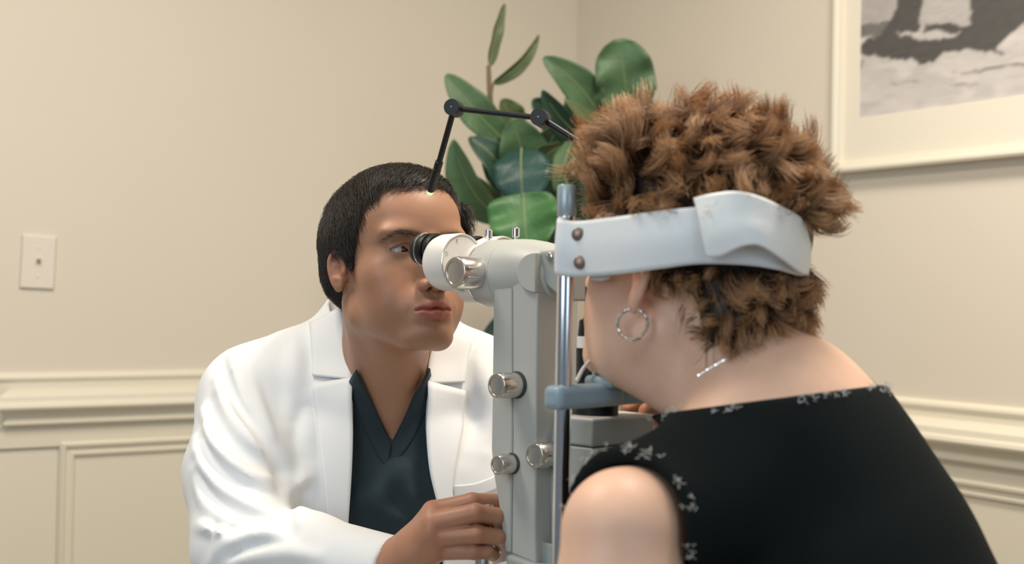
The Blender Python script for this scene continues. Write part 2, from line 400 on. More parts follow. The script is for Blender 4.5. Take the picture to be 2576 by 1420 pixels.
def panel(w, s0, s1, z0, z1, parent):
    wd = 0.034
    prof = [(0.0, 0.0), (0.010, 0.001), (0.015, 0.006), (0.014, 0.011), (0.008, 0.015), (0.0075, 0.022), (0.010, 0.025), (0.009, 0.030), (0.0, 0.034)]
    d, n = (DL, NL) if w == 'L' else (DR, NR)
    cs = [(s0, z1, 1, -1), (s1, z1, -1, -1), (s1, z0, -1, 1), (s0, z0, 1, 1)]; k = len(prof)
    for i in range(4):
        a, b = cs[i], cs[(i+1) % 4]; v = [on_wall(w, c[0]+c[2]*t, c[1]+c[3]*t, o) for c in (a, b) for o, t in prof]
        f = [(j, j+1, k+j+1, k+j) for j in range(k-1)]+[tuple(range(k)), tuple(range(2*k-1, k-1, -1))]
        o = mesh('panel_moulding', v, f, M['trim'], parent)
        bm = bmesh.new(); bm.from_mesh(o.data); bmesh.ops.recalc_face_normals(bm, faces=bm.faces); bm.to_mesh(o.data); bm.free()
def board(w, s0, s1, name):       # painted dado below the rail
    bm = bmesh.new(); wbox(bm, w, s0, s1, 0.0, Z0-0.329, -0.002, 0.002); return tag(bm_obj(name, bm, M['trim']), kind='structure')
dL = board('L', 0.0, 3.55, 'trim_3'); dR = board('R', 0.0, 3.35, 'trim_4')
sP, zP = hit_wall('L', 148, 1112, 0.004)
panel('L', 0.12, sP, 0.22, Z0-0.316, dL); panel('L', sP+0.17, 3.4, 0.22, Z0-0.316, dL); panel('R', 0.12, 3.2, 0.22, Z0-0.315, dR)
for w, nm, s1 in (('L', 'baseboard_left', 3.5), ('R', 'baseboard_right', 3.3)):
    tag(moulding(nm, w, 0.02, s1, [(0, 0.13), (0.008, 0.13), (0.014, 0.12), (0.016, 0.0), (0, 0)]), kind='structure')

# wall plate with a jack
s_, z_ = hit_wall('L', 95, 660); d3 = np.array([DL[0], DL[1], 0]); n3 = np.array([NL[0], NL[1], 0]); u3 = np.array([0, 0, 1.0])
tilt = -0.028; dt = d3*math.cos(tilt)-u3*math.sin(tilt); ut = u3*math.cos(tilt)+d3*math.sin(tilt); pc = on_wall('L', s_, z_, 0.0)
wp = empty('wall_plate', pc, 'cream plastic wall plate with a small dark jack, screwed to the beige wall at left', 'wall plate')
bm = bmesh.new(); add_box(bm, pc+n3*0.003, (dt, n3, ut), (0.0345, 0.003, 0.0555))
bm.verts.ensure_lookup_table()
for v in bm.verts:
    q = np.array(v.co)-pc
    if q@n3 > 0.004: v.co = tuple(pc+dt*(q@dt)*0.93+ut*(q@ut)*0.955+n3*0.0068)
bm_obj('plate', bm, M['plate'], wp, False, 0.001)
bm = bmesh.new(); add_box(bm, pc+n3*0.0066+ut*0.001, (dt, n3, ut), (0.0075, 0.0012, 0.009)); bm_obj('jack_frame', bm, M['plate'], wp, False, 0.0006)
bm = bmesh.new(); add_box(bm, pc+n3*0.0074+ut*0.001, (dt, n3, ut), (0.0046, 0.0008, 0.0056)); bm_obj('jack', bm, M['jack'], wp)
for sg in (1, -1): lathe('screw', pc+n3*0.006+ut*0.030*sg, n3, [(0, 0.003), (0.0014, 0.003), (0.002, 0.002)], M['plate'], wp, 16, 0)

# framed black and white landscape print on the right wall
s0, z0 = hit_wall('R', 2094, 437, 0.02); fh, fwid = 0.80, 1.00; z1 = z0+fh; s1 = s0+fwid
pf = empty('framed_print', on_wall('R', (s0+s1)/2, z0), 'black and white landscape print in cream frame with wide mat, on right wall', 'picture')
def frame_bar(a, b, inw):          # a,b: outer corners (s,z); inw: inward direction signs per end
    prof = [(0.0, 0.0), (0.026, 0.0), (0.028, 0.004), (0.027, 0.010), (0.022, 0.014), (0.021, 0.018), (0.010, 0.020), (0.0, 0.020)]; k = len(prof)
    v = [on_wall('R', c[0]+i[0]*t, c[1]+i[1]*t, o+0.001) for c, i in ((a, inw[0]), (b, inw[1])) for o, t in prof]
    f = [(j, (j+1) % k, k+(j+1) % k, k+j) for j in range(k)]+[tuple(range(k)), tuple(range(2*k-1, k-1, -1))]
    o = mesh('frame_bar', v, f, M['trim'], pf); bm = bmesh.new(); bm.from_mesh(o.data); bmesh.ops.recalc_face_normals(bm, faces=bm.faces); bm.to_mesh(o.data); bm.free()
cs = [(s0, z0), (s1, z0), (s1, z1), (s0, z1)]; dn = [(1, 1), (-1, 1), (-1, -1), (1, -1)]
for i in range(4): frame_bar(cs[i], cs[(i+1) % 4], (dn[i], dn[(i+1) % 4]))
sa, za = hit_wall('R', 2160, 297, 0.012)       # lower left corner of the print
sb, zb = s1-(sa-s0), z1-(sa-s0)
bm = bmesh.new(); ou = [(s0+0.017, z0+0.017), (s1-0.017, z0+0.017), (s1-0.017, z1-0.017), (s0+0.017, z1-0.017)]; inn = [(sa, za), (sb, za), (sb, zb), (sa, zb)]
vo = [bm.verts.new(tuple(on_wall('R', a, b, 0.012))) for a, b in ou]; vi = [bm.verts.new(tuple(on_wall('R', a, b, 0.012))) for a, b in inn]; vb = [bm.verts.new(tuple(on_wall('R', a, b, 0.009))) for a, b in inn]
for i in range(4): j = (i+1) % 4; bm.faces.new((vo[i], vo[j], vi[j], vi[i])); bm.faces.new((vi[i], vi[j], vb[j], vb[i]))
bmesh.ops.recalc_face_normals(bm, faces=bm.faces); bm_obj('mat_board', bm, mat('mat_board', (0.80, 0.735, 0.62), 0.8), pf)
# the print itself: a flat sheet whose inks are laid out over a fine grid
nx, nz = 220, 220
ss = np.linspace(sa-0.003, sb+0.003, nx); zz = np.linspace(za-0.003, zb+0.003, nz); SS, ZZ = np.meshgrid(ss, zz)
PV = np.stack([CORN[0]+DR[0]*SS+NR[0]*0.0085, CORN[1]+DR[1]*SS+NR[1]*0.0085, ZZ], -1).reshape(-1, 3)
def noise2(x, y, sc, seed):
    r = np.random.default_rng(seed); g = r.random((64, 64)); x = (x*sc) % 62; y = (y*sc) % 62; i = x.astype(int); j = y.astype(int); fx = x-i; fy = y-j; fx = fx*fx*(3-2*fx); fy = fy*fy*(3-2*fy)
    return g[i, j]*(1-fx)*(1-fy)+g[i+1, j]*fx*(1-fy)+g[i, j+1]*(1-fx)*fy+g[i+1, j+1]*fx*fy
U_ = (SS-sa); V_ = (ZZ-za)
nz1 = noise2(U_+1, V_*3+1, 28, 1); nz2 = noise2(U_+3, V_*5+2, 60, 2); nz3 = noise2(U_+1, V_+1, 90, 5)
tone = 0.50+0.10*nz1+0.05*nz2
def soft(e, w=0.006): return 1/(1+np.exp(-np.clip(e/w, -40, 40)))
def pline(x, xs, ys): return np.interp(x, xs, ys)
pq = lambda lst: np.array([(hit_wall('R', x, y, 0.0085)[0]-sa, hit_wall('R', x, y, 0.0085)[1]-za) for x, y in lst])
wob = (nz3-0.5)*0.008
def poly_in(poly):
    q = pq(poly); x = U_+wob; y = V_+wob; ins = np.zeros_like(x, bool); n = len(q)
    for i in range(n):
        (x1, y1), (x2, y2) = q[i], q[(i+1) % n]; c = ((y1 > y) != (y2 > y)); ins ^= c & (x < (x2-x1)*(y-y1)/(y2-y1+1e-12)+x1)
    return ins
def ink(poly, val):
    global tone
    m = poly_in(poly).astype(float); m = (m+np.roll(m, 1, 0)+np.roll(m, -1, 0)+np.roll(m, 1, 1)+np.roll(m, -1, 1))/5; tone = tone*(1-m)+(val*(0.9+0.2*nz2))*m
tone += 0.03*np.sin(V_*90+U_*25+6*nz1)*soft(V_-0.02, 0.02)
ink([(2150, -200), (2900, -200), (2900, 60), (2440, 70), (2330, 60), (2162, 60)], 0.42)          # far cliffs
ink([(2162, 62), (2260, 50), (2330, 70), (2440, 66), (2440, 100), (2162, 92)], 0.17)
ink([(2258, -220), (2318, -220), (2322, 20), (2312, 50), (2318, 78), (2440, 66), (2440, -220), (2700, -220), (2900, -220), (2900, 20), (2570, 62), (2520, 105), (2506, 122), (2540, 134), (2500, 132), (2452, 124), (2400, 128), (2370, 135), (2350, 155), (2318, 160), (2290, 150), (2230, 148), (2166, 138), (2164, 118), (2180, 100), (2215, 88), (2240, 50), (2256, 20)], 0.085)  # rock masses
ink([(2324, -220), (2436, -220), (2432, 48), (2400, 66), (2340, 58), (2316, 48), (2326, 12)], 0.46)
ink([(2324, 62), (2380, 60), (2428, 74), (2420, 90), (2330, 84)], 0.085)
ink([(2250, 86), (2312, 76), (2320, 64), (2324, 78), (2410, 86), (2402, 96), (2360, 100), (2300, 96)], 0.55)
ink([(2390, 184), (2450, 178), (2500, 168), (2576, 158), (2700, 140), (2700, 148), (2576, 166), (2500, 176), (2450, 184)], 0.26)
ink([(2235, 208), (2300, 202), (2320, 206), (2260, 212)], 0.36); ink([(2380, 212), (2440, 210), (2465, 218), (2400, 218)], 0.38)
ink([(2163, 150), (2170, 150), (2168, 176), (2163, 178)], 0.12)
cN = np.clip(tone, 0.02, 0.8).ravel()[:, None]*np.array([[1.0, 0.93, 0.89]])
i0 = (np.arange(nz-1)[:, None]*nx+np.arange(nx-1)[None]).ravel()
mesh_np('print', PV, np.stack([i0, i0+1, i0+nx+1, i0+nx], 1), mat('print_ink', (1, 1, 1), 0.6, attr=1), pf, False, cN)

# ================================================================== the slit lamp and its head rest
R2 = math.sqrt(0.5)
AX = np.array([R2, -R2, 0]); SD = np.array([-R2, -R2, 0]); UP = np.array([0, 0, 1.0])   # along the instrument towards the patient; its near side; up
E0 = P(1045, 630, 1.37)-SD*0.03
def I(px, py, off=0.0):                # point in the upright plane `off` metres to the near side of the instrument's axis
    r = ray(px, py); c = E0+SD*off; return CAM+r*(((c-CAM)@SD)/(r@SD))
TABLE_Z = 0.80
lampC = I(1300, 1380); lamp = empty('slit_lamp', (lampC[0], lampC[1], TABLE_Z), 'grey and ivory slit lamp microscope standing between the two people', 'microscope')
def prism(name, out, o0, o1, m, parent, bevel=0.0015, seg=3, smooth=True):
    a = [I(x, y, o0) for x, y in out]; base = a; b = [p+SD*(o1-o0) for p in a]; bm = bmesh.new()
    va = [bm.verts.new(tuple(p)) for p in base]; vb = [bm.verts.new(tuple(p)) for p in b]; n = len(out)
    bm.faces.new(va); bm.faces.new(list(reversed(vb)))
    for i in range(n): bm.faces.new((va[i], vb[i], vb[(i+1) % n], va[(i+1) % n]))
    bmesh.ops.recalc_face_normals(bm, faces=bm.faces)
    return bm_obj(name, bm, m, parent, smooth, bevel, seg)
def Lx(c, px, off):                    # distance along the axis from point c to the pixel column px
    return (I(px, 690, off)-c)@AX
# column: rear and front shells with the joint between them
rear = [(1243, 690), (1287, 690), (1287, 720), (1288, 1100), (1284, 1392), (1270, 1388), (1262, 1330), (1252, 1258), (1240, 1190), (1235, 1130), (1237, 1000), (1240, 770)]
arc = [(1346+47*math.cos(a), 686+50*math.sin(a)) for a in np.linspace(-PI/2, -1.5*PI, 14)]
prism('side_boss', arc, 0.0360, -0.02, M['casting'], lamp, 0.0008)
front = [(1288.5, 690), (1346, 650), (1352, 740), (1349, 1040), (1345, 1320), (1348, 1420), (1286, 1394), (1289.5, 1100), (1288.5, 720)]
prism('column_shell', [(x, y) for x, y in rear], 0.032, -0.030, M['casting'], lamp, 0.0022)
prism('column_shell', [(x, y) for x, y in front], 0.032, -0.030, M['casting'], lamp, 0.0022)
core = prism('column_core', [(1262, 680), (1340, 680), (1340, 1300), (1270, 1300)], 0.030, -0.028, M['seam'], lamp, 0)
# microscope head on the column: drum along the axis, dome behind it
dc = I(1250, 689, 0.0); lx = lambda px: Lx(dc, px, 0.0)
bm = bmesh.new()
add_lathe(bm, dc, AX, [(lx(1188), 0.0), (lx(1188), 0.0305), (lx(1191), 0.0325), (lx(1196), 0.0332), (lx(1228), 0.0336), (lx(1229), 0.0331), (lx(1233), 0.0331), (lx(1236), 0.0346)], 64, False)
bm_obj('magnification_drum', bm, M['white'], lamp, True)
bm = bmesh.new()
add_lathe(bm, dc, AX, [(lx(1236), 0.0346), (lx(1240), 0.0360), (lx(1287), 0.0362), (lx(1287.3), 0.0359), (lx(1288.2), 0.0359), (lx(1288.5), 0.0362), (lx(1318), 0.0361), (lx(1340), 0.0354), (lx(1370), 0.0330), (lx(1395), 0.0300), (lx(1416), 0.0268), (lx(1418), 0.0)], 64, False)
bm_obj('microscope_body', bm, M['casting'], lamp, True)
bm = bmesh.new(); add_lathe(bm, dc+AX*lx(1230.5), AX, [(-0.001, 0.0345), (-0.0006, 0.0349), (0.0006, 0.0349), (0.001, 0.0345)], 64, False); bm_obj('drum_ring', bm, M['steel'], lamp, True)
# neck where the head meets the column
nk = dc-UP*0.006
bm = bmesh.new(); add_lathe(bm, dc+AX*lx(1318)-UP*0.075, UP, [(0, 0.026), (0.03, 0.0265), (0.055, 0.029), (0.072, 0.033)], 40); o = bm_obj('column_neck', bm, M['grey'], lamp, True)
# objective block on the patient side, with its screw
prism('objective_block', [(1352, 632), (1420, 626), (1440, 640), (1440, 760), (1404, 746), (1376, 722), (1362, 700), (1354, 680)], 0.027, -0.022, M['grey'], lamp, 0.003)
lathe('screw', I(1384, 646, 0.027), SD, [(-0.002, 0.0042), (0.002, 0.0042), (0.0028, 0.003)], M['steel'], lamp, 16, 0)
# big knob on the drum's near side
def knob(c, ax, r, L, parent, n=8, name='knob', m=None):
    m = m or M['steel']
    k = lathe(name, c, ax, [(0, r*0.97), (0.0012, r), (L-0.0015, r), (L, r*0.94), (L, r*0.74), (L-0.0012, r*0.72)], m, parent, 64, 0.0003, flute=None)
    for i in range(n):                      # grip ribs
        a = 2*PI*(i+0.5)/n; u, v, w = basis(ax); q = math.cos(a)*u+math.sin(a)*v; t = np.cross(w, q); bm = bmesh.new()
        add_box(bm, np.asarray(c)+w*L*0.62+q*r, (w, t, q), (L*0.22, r*0.055, r*0.05)); bm_obj('grip_rib', bm, m, k, False, r*0.03)
    lathe('knob_cap', np.asarray(c)+unit(ax)*(L-0.0012), ax, [(0, r*0.70), (0.0006, r*0.68), (0.0008, r*0.3), (0.0008, 0.0001)], M['steel'], k, 40, 0)
    return k
knob(I(1204, 688, 0.031), SD, 0.0163, 0.034, lamp, 10)
knob(I(1300, 969, 0.032), SD, 0.0128, 0.029, lamp, 8)
knob(I(1288, 1167, 0.032), SD, 0.0100, 0.021, lamp, 6)
lathe('knob_seat', I(1301, 969, 0.032), SD, [(0, 0.0138), (0.0016, 0.0138)], M['seam'], lamp, 40, 0)
lathe('knob_seat', I(1289, 1167, 0.032), SD, [(0, 0.0108), (0.0014, 0.0108)], M['seam'], lamp, 40, 0)
# small clamp screws on top
for px, py0, py1, off in ((1229, 604, 577, 0.0), (1297, 600, 573, 0.0)):
    a = I(px, py0+14, off); h = (py0-py1)/2440
    s_o = lathe('clamp_screw', a, UP, [(0, 0.0018), (0.007, 0.0018), (0.007, 0.0036), (0.0075, 0.0041), (0.007+h*0.85, 0.0041), (0.0075+h*0.85, 0.0036)], M['chrome'], lamp, 24, 0)
# binocular: two prism housings with round cover plates, two eyepieces
for off, nm in ((0.031, 'near'), (-0.031, 'far')):
    pc_ = I(1165, 661, 0.031)+SD*(off-0.031)
    L = lambda px: (I(px, 661, 0.031)-I(1165, 661, 0.031))@AX
    tilt_ax = unit(AX+UP*-0.03)
    h = lathe('prism_housing', pc_, AX, [(L(1106), 0.0), (L(1106), 0.0235), (L(1108), 0.0260), (L(1114), 0.0288), (L(1124), 0.0306), (L(1160), 0.0312), (L(1164), 0.0306), (L(1164), 0.0288), (L(1162), 0.0285), (L(1162), 0.0)], M['white'], lamp, 64, 0)
    lathe('cover_plate', pc_+AX*L(1162), AX, [(-0.001, 0.0283), (0.0006, 0.0283), (0.0010, 0.0278), (0.001, 0.0)], M['white'], h, 64, 0)
    bm = bmesh.new(); add_lathe(bm, pc_+AX*L(1163.5), AX, [(0, 0.0284), (0.0008, 0.0289), (0.0008, 0.0297), (0, 0.0302)], 64, False); bm_obj('plate_rim', bm, M['steel'], h, True)
    for a_ in (0.35, 1.9, 2.75, 4.2):
        u, v, w = basis(AX); lathe('screw', pc_+AX*(L(1162)+0.0008)+0.0245*(math.cos(a_)*u+math.sin(a_)*v), AX, [(0, 0.0018), (0.0008, 0.0018), (0.001, 0.0012)], M['steel'], h, 14, 0)
    ec = I(1109, 631, 0.031)+SD*(off-0.031); ea = unit(-AX*0.985+UP*0.06+SD*0.10); K = 0.00094
    e = lathe('eyepiece', ec, ea, [(-0.004, 0.0150), (0.004, 0.0155), (0.004, 0.0178), (0.0055, 0.0186), (0.0095, 0.0186), (0.011, 0.0176), (0.0112, 0.0158), (0.0145, 0.0158), (0.0147, 0.0176), (0.016, 0.0181), (0.0225, 0.0178), (0.0240, 0.0172)], M['black'], lamp, 64, 0)
    eb = lathe('eyecup', ec+ea*0.0238, ea, [(0, 0.0172), (0.002, 0.0176), (0.0055, 0.0168), (0.0085, 0.0158), (0.0090, 0.0150), (0.0080, 0.0128), (0.003, 0.0110), (0.0028, 0.0)], M['rubber'], e, 64, 0)
    bm = bmesh.new(); add_lathe(bm, ec+ea*0.0238, ea, [(-0.0012, 0.0174), (-0.0008, 0.0184), (0.0002, 0.0184), (0.0006, 0.0174)], 64, False); bm_obj('eyepiece_ring', bm, M['steel'], e, True)
bm = bmesh.new(); c_ = I(1172, 655, 0.0); add_box(bm, c_-AX*0.006, (AX, SD, UP), (0.008, 0.026, 0.018)); bm_obj('binocular_bridge', bm, M['white'], lamp, True, 0.003)

# illumination arm, lamp box and tower on the patient side
prism('lamp_arm', [(1396, 1036), (1452, 1036), (1452, 1440), (1384, 1410), (1382, 1110)], 0.010, -0.022, M['grey'], lamp, 0.002)
prism('arm_fillet', [(1340, 1310), (1346, 1340), (1358, 1362), (1388, 1372), (1420, 1374), (1420, 1440), (1340, 1440)], 0.022, -0.026, M['grey'], lamp, 0.002)
knob(I(1392, 1142, 0.010), SD, 0.0126, 0.028, lamp, 8)
bc = P(1492, 1059, 1.115); w1, w2 = 0.088, 0.040
def boxlet(name, ztop, zbot, m, grow=0.0):
    c = bc-SD*(w1/2)-AX*(w2/2); c = np.array([c[0], c[1], (ztop+zbot)/2]); bm = bmesh.new(); add_box(bm, c, (AX, SD, UP), (w2/2+grow, w1/2+grow, (ztop-zbot)/2)); return bm_obj(name, bm, m, lamp, True, 0.002, 3)
zt = bc[2]; zs = P(1492, 1128, 1.115)[2]
boxlet('lamp_box_lid', zt, zs+0.0006, M['grey']); boxlet('lamp_box_joint', zs+0.001, zs-0.001, M['seam'], -0.0012); boxlet('lamp_box', zs-0.0006, TABLE_Z+0.075, M['grey'])
boxlet('lamp_box_top', zt+0.0012, zt-0.002, M['white'], -0.0003)
tc = P(1497, 1046, 1.165); tc[2] = zt+0.001; q = 1/2678.0
tw = [(0, 58), (41, 58), (43, 54), (43, 40), (150, 40), (158, 38.5), (158, 0.1)]
lathe('tower_base', tc, UP, [(a*q, b*q) for a, b in [(0, 58), (40, 58), (44, 55), (44, 0.1)]], M['black'], lamp, 48, 0)
t2 = tc+np.array([-0.004, 0, 0])
lathe('lamp_tower', t2, UP, [(a*q, b*q) for a, b in [(43, 36), (92, 36), (94, 39), (165, 39.5), (166, 36), (196, 36), (197, 36.5), (236, 33), (240, 24), (246, 22), (300, 20), (330, 20), (331, 0.1)]], M['black'], lamp, 48, 0)
lathe('tower_ring', t2, UP, [(a*q, b*q) for a, b in [(166, 37), (167, 38.5), (195, 38.5), (196, 37)]], M['white'], lamp, 48, 0)
lathe('ring_screw', t2+np.array([0, -38.4*q, 181*q]), (0, -1, 0), [(0, 0.0012), (0.0006, 0.0012)], M['black'], lamp, 12, 0)
# base block, cross slide and joystick under the physician's hand
prism('base_block', [(1270, 1396), (1345, 1424), (1470, 1455), (1470, 1660), (1268, 1660)], 0.040, -0.040, M['grey'], lamp, 0.004)
prism('base_plate', [(1150, 1470), (1480, 1500), (1480, 1720), (1150, 1690)], 0.10, -0.10, M['grey'], lamp, 0.004)
prism('slide_shelf', [(1236, 1397), (1276, 1385), (1276, 1412), (1236, 1424)], 0.012, -0.05, M['white'], lamp, 0.002)
js = P(1214, 1404, 1.285)
lathe('joystick_base', js-UP*0.035, UP, [(0, 0.016), (0.01, 0.0155), (0.02, 0.008), (0.035, 0.0075), (0.036, 0.0065)], M['chrome'], lamp, 32, 0)
lathe('joystick', js, UP, [(0, 0.006), (0.012, 0.0085), (0.02, 0.012), (0.05, 0.0125), (0.056, 0.011), (0.06, 0.004), (0.0602, 0.0001)], M['chrome'], lamp, 32, 0)

# ---- head rest: two posts, clamp bar, chin tray, forehead strap, fixation light
RD = -SD                                                   # across the frame, away from the viewer
pp = P(1425, 548, 1.08); hr = empty('head_rest', (pp[0], pp[1], TABLE_Z), 'chrome post head rest with white strap wrapped round the seated woman\'s head', 'head rest')
FAR = 0.19
for l in (0.0, FAR):
    b = np.array([pp[0], pp[1], TABLE_Z])+RD*l; h_ = pp[2]-TABLE_Z
    lathe('post', b, UP, [(0, 0.0073), (h_+0.004, 0.0073), (h_+0.0045, 0.0066)], M['chrome'], hr, 40, 0)
    fl = lambda i: 0.965 if i % 2 else 1.0
    lathe('post_knob', b+UP*(h_+0.001), UP, [(0, 0.0080), (0.001, 0.0086), (0.0262, 0.0086), (0.0274, 0.0078), (0.0276, 0.0)], mat('knob_blue_grey', (0.36, 0.43, 0.46), 0.35, 0.35), hr, 48, 0, flute=fl)
    lathe('post_foot', b, UP, [(0, 0.022), (0.012, 0.022), (0.016, 0.012), (0.03, 0.0105)], M['grey'], hr, 32, 0)
zc = P(1425, 1000, 1.08)[2]
def bar_at(l0, l1, z0, z1, th, name, m, off=0.0, bev=0.004):
    c = np.array([pp[0], pp[1], (z0+z1)/2])+RD*(l0+l1)/2+AX*off; bm = bmesh.new(); add_box(bm, c, (RD, AX, UP), ((l1-l0)/2, th, (z1-z0)/2)); return bm_obj(name, bm, m, hr, True, bev, 4)
bar_at(-0.016, 0.073, zc-0.0105, zc+0.0105, 0.0105, 'clamp_bar', M['bluegrey'], 0.0, 0.006)
bar_at(0.066, FAR+0.016, zc-0.010, zc+0.006, 0.013, 'clamp_bar', M['bluegrey'], -0.004, 0.004)
bar_at(0.045, 0.150, zc+0.006, zc+0.017, 0.017, 'chin_tray', M['bluegrey'], -0.001, 0.005)
bar_at(0.060, 0.082, zc+0.014, zc+0.0215, 0.010, 'chin_tray_lip', M['bluegrey'], 0.010, 0.003)
for l in (0.056, 0.140): lathe('paper_pin', np.array([pp[0], pp[1], zc+0.016])+RD*l-AX*0.013, UP, [(0, 0.0022), (0.015, 0.0022), (0.016, 0.0012)], M['chrome'], hr, 16, 0)
tube('paper_clip', catmull([np.array([pp[0], pp[1], zc+0.012])+RD*l_+AX*a_+UP*u_ for l_, a_, u_ in ((0.030, -0.012, 0), (0.040, -0.012, 0.012), (0.050, -0.010, 0.020), (0.058, -0.010, 0.018), (0.060, -0.010, 0.004))], 6), 0.0018, M['white'], hr, 10)
# forehead cross piece (hidden behind strap) joins the posts
tube('brow_bar', [np.array([pp[0], pp[1], pp[2]-0.03])+RD*l-AX*0.003*0 for l in np.linspace(0, FAR, 6)], 0.005, M['chrome'], hr, 12)
# strap: wraps the post, runs along the near side of the head and round the back
rows = [
 [(1452, 548, 1.100), (1420, 545, 1.068), (1402, 553, 1.066), (1408, 553, 1.060), (1460, 556, 1.052), (1560, 544, 1.022), (1660, 530, 0.999), (1750, 521, 0.987), (1860, 512, 0.988), (1960, 522, 0.995), (2014, 548, 1.020), (2036, 580, 1.06), (2020, 590, 1.14)],
 [(1450, 620, 1.100), (1410, 618, 1.068), (1396, 618, 1.064), (1404, 618, 1.056), (1460, 622, 1.048), (1560, 614, 1.018), (1660, 600, 0.995), (1750, 592, 0.983), (1860, 588, 0.984), (1960, 602, 0.993), (2016, 622, 1.018), (2040, 640, 1.06), (2020, 640, 1.14)],
 [(1450, 690, 1.100), (1412, 690, 1.068), (1396, 684, 1.066), (1402, 694, 1.058), (1460, 697, 1.050), (1560, 690, 1.020), (1660, 677, 0.998), (1760, 665, 0.986), (1880, 668, 0.987), (1960, 680, 0.995), (2012, 694, 1.020), (2034, 690, 1.06), (2016, 690, 1.14)]]
strap = sheet('head_strap', grid_pts([[P(*c) for c in r] for r in rows], 8, 6), 0.0024, M['band'], hr)
for x, y, Y in ((1455, 590, 1.0505), (1460, 661, 1.0485)):
    c = P(x, y, Y); n_ = unit(np.array([-0.25, -0.97, 0])); r_ = 17/2960
    lathe('rivet', c-n_*0.002, n_, [(0, r_), (0.003, r_), (0.0042, r_*0.7), (0.0044, 0.0001)], M['rivet'], strap, 28, 0)
# lower inner padding peeping out beneath the strap
rows = [[(1484, 690, 1.056), (1510, 690, 1.052), (1536, 686, 1.050)], [(1486, 704, 1.056), (1510, 707, 1.052), (1532, 702, 1.050)]]
sheet('strap_padding', grid_pts([[P(*c) for c in r] for r in rows], 6, 4), 0.004, M['band'], hr)
# overlapping end of the strap: a stiff rumpled flap
rows = [
 [(1744, 498, 0.984), (1790, 487, 0.976), (1850, 481, 0.971), (1905, 492, 0.973), (1960, 516, 0.984), (2012, 545, 1.008), (2036, 578, 1.045)],
 [(1756, 545, 0.976), (1800, 538, 0.970), (1856, 532, 0.967), (1910, 540, 0.970), (1966, 560, 0.982), (2016, 584, 1.006), (2040, 605, 1.045)],
 [(1766, 598, 0.974), (1806, 590, 0.967), (1860, 578, 0.963), (1912, 580, 0.966), (1970, 608, 0.980), (2018, 640, 1.004), (2041, 650, 1.045)],
 [(1778, 648, 0.974), (1812, 646, 0.970), (1864, 622, 0.964), (1912, 618, 0.965), (1968, 652, 0.978), (2012, 686, 1.004), (2034, 694, 1.045)]]
sheet('strap_flap', grid_pts([[P(*c) for c in r] for r in rows], 8, 6), 0.0022, mat('flap_felt', (0.80, 0.80, 0.79), 0.7, bump=(220, 0.15, 0.002)), strap)
# fixation light on a jointed black arm
J1, J2 = P(1140, 271, 1.27), P(1358, 296, 1.25); tip = P(1082, 483, 1.335); aend = np.array([pp[0], pp[1], pp[2]-0.01])+RD*FAR
jd = unit(np.array([-0.30, -0.95, 0.02]))
def joint(c, r):
    lathe('arm_joint', c-jd*0.012, jd, [(0, r*0.93), (0.001, r), (0.0165, r), (0.0180, r*0.94), (0.0182, 0.0001)], M['black'], hr, 40, 0)
    lathe('joint_screw', c+jd*0.006, jd, [(0, 0.0009), (0.0004, 0.0008)], M['grey'], hr, 12, 0)
joint(J1, 0.0086); joint(J2, 0.0089)
tube('arm_rod', [J1-jd*0.003, J2-jd*0.003], 0.0030, M['black'], hr, 16); tube('arm_rod', [J2-jd*0.006, P(1510, 392, 1.235), aend], 0.0034, M['black'], hr, 16)
k1 = P(1104, 411, 1.313); tube('arm_rod', [J1-jd*0.003, k1], 0.0032, M['black'], hr, 16)
dv = unit(tip-k1); Lk = np.linalg.norm(tip-k1)
lt = lathe('fixation_light', k1-dv*0.003, dv, [(0, 0.0034), (0.0012, 0.0044), (0.008, 0.0044), (0.0085, 0.0040), (0.010, 0.0040), (0.0106, 0.0046), (Lk, 0.0044), (Lk+0.002, 0.0036)], M['black'], hr, 28, 0)
lathe('lamp_lens', tip-dv*0.0015, dv, [(0, 0.0037), (0.0030, 0.0035), (0.0048, 0.0022), (0.0053, 0.0001)], M['led'], lt, 20, 0)

# table under the instrument
tb = empty('instrument_table', (lampC[0], lampC[1], 0), 'pale instrument table with one column, under the slit lamp', 'table')
ctr = np.array([lampC[0]+0.03, lampC[1]-0.02, 0])
bm = bmesh.new(); add_box(bm, ctr+UP*(TABLE_Z-0.0145), (AX, SD, UP), (0.33, 0.21, 0.0145)); bm_obj('table_top', bm, M['table'], tb, True, 0.006)
lathe('table_column', ctr, UP, [(0.04, 0.05), (TABLE_Z-0.03, 0.05)], M['white'], tb, 32, 0.002)
bm = bmesh.new(); add_box(bm, ctr+UP*0.02, (AX, SD, UP), (0.18, 0.13, 0.02)); bm_obj('table_foot', bm, M['grey'], tb, True, 0.008)

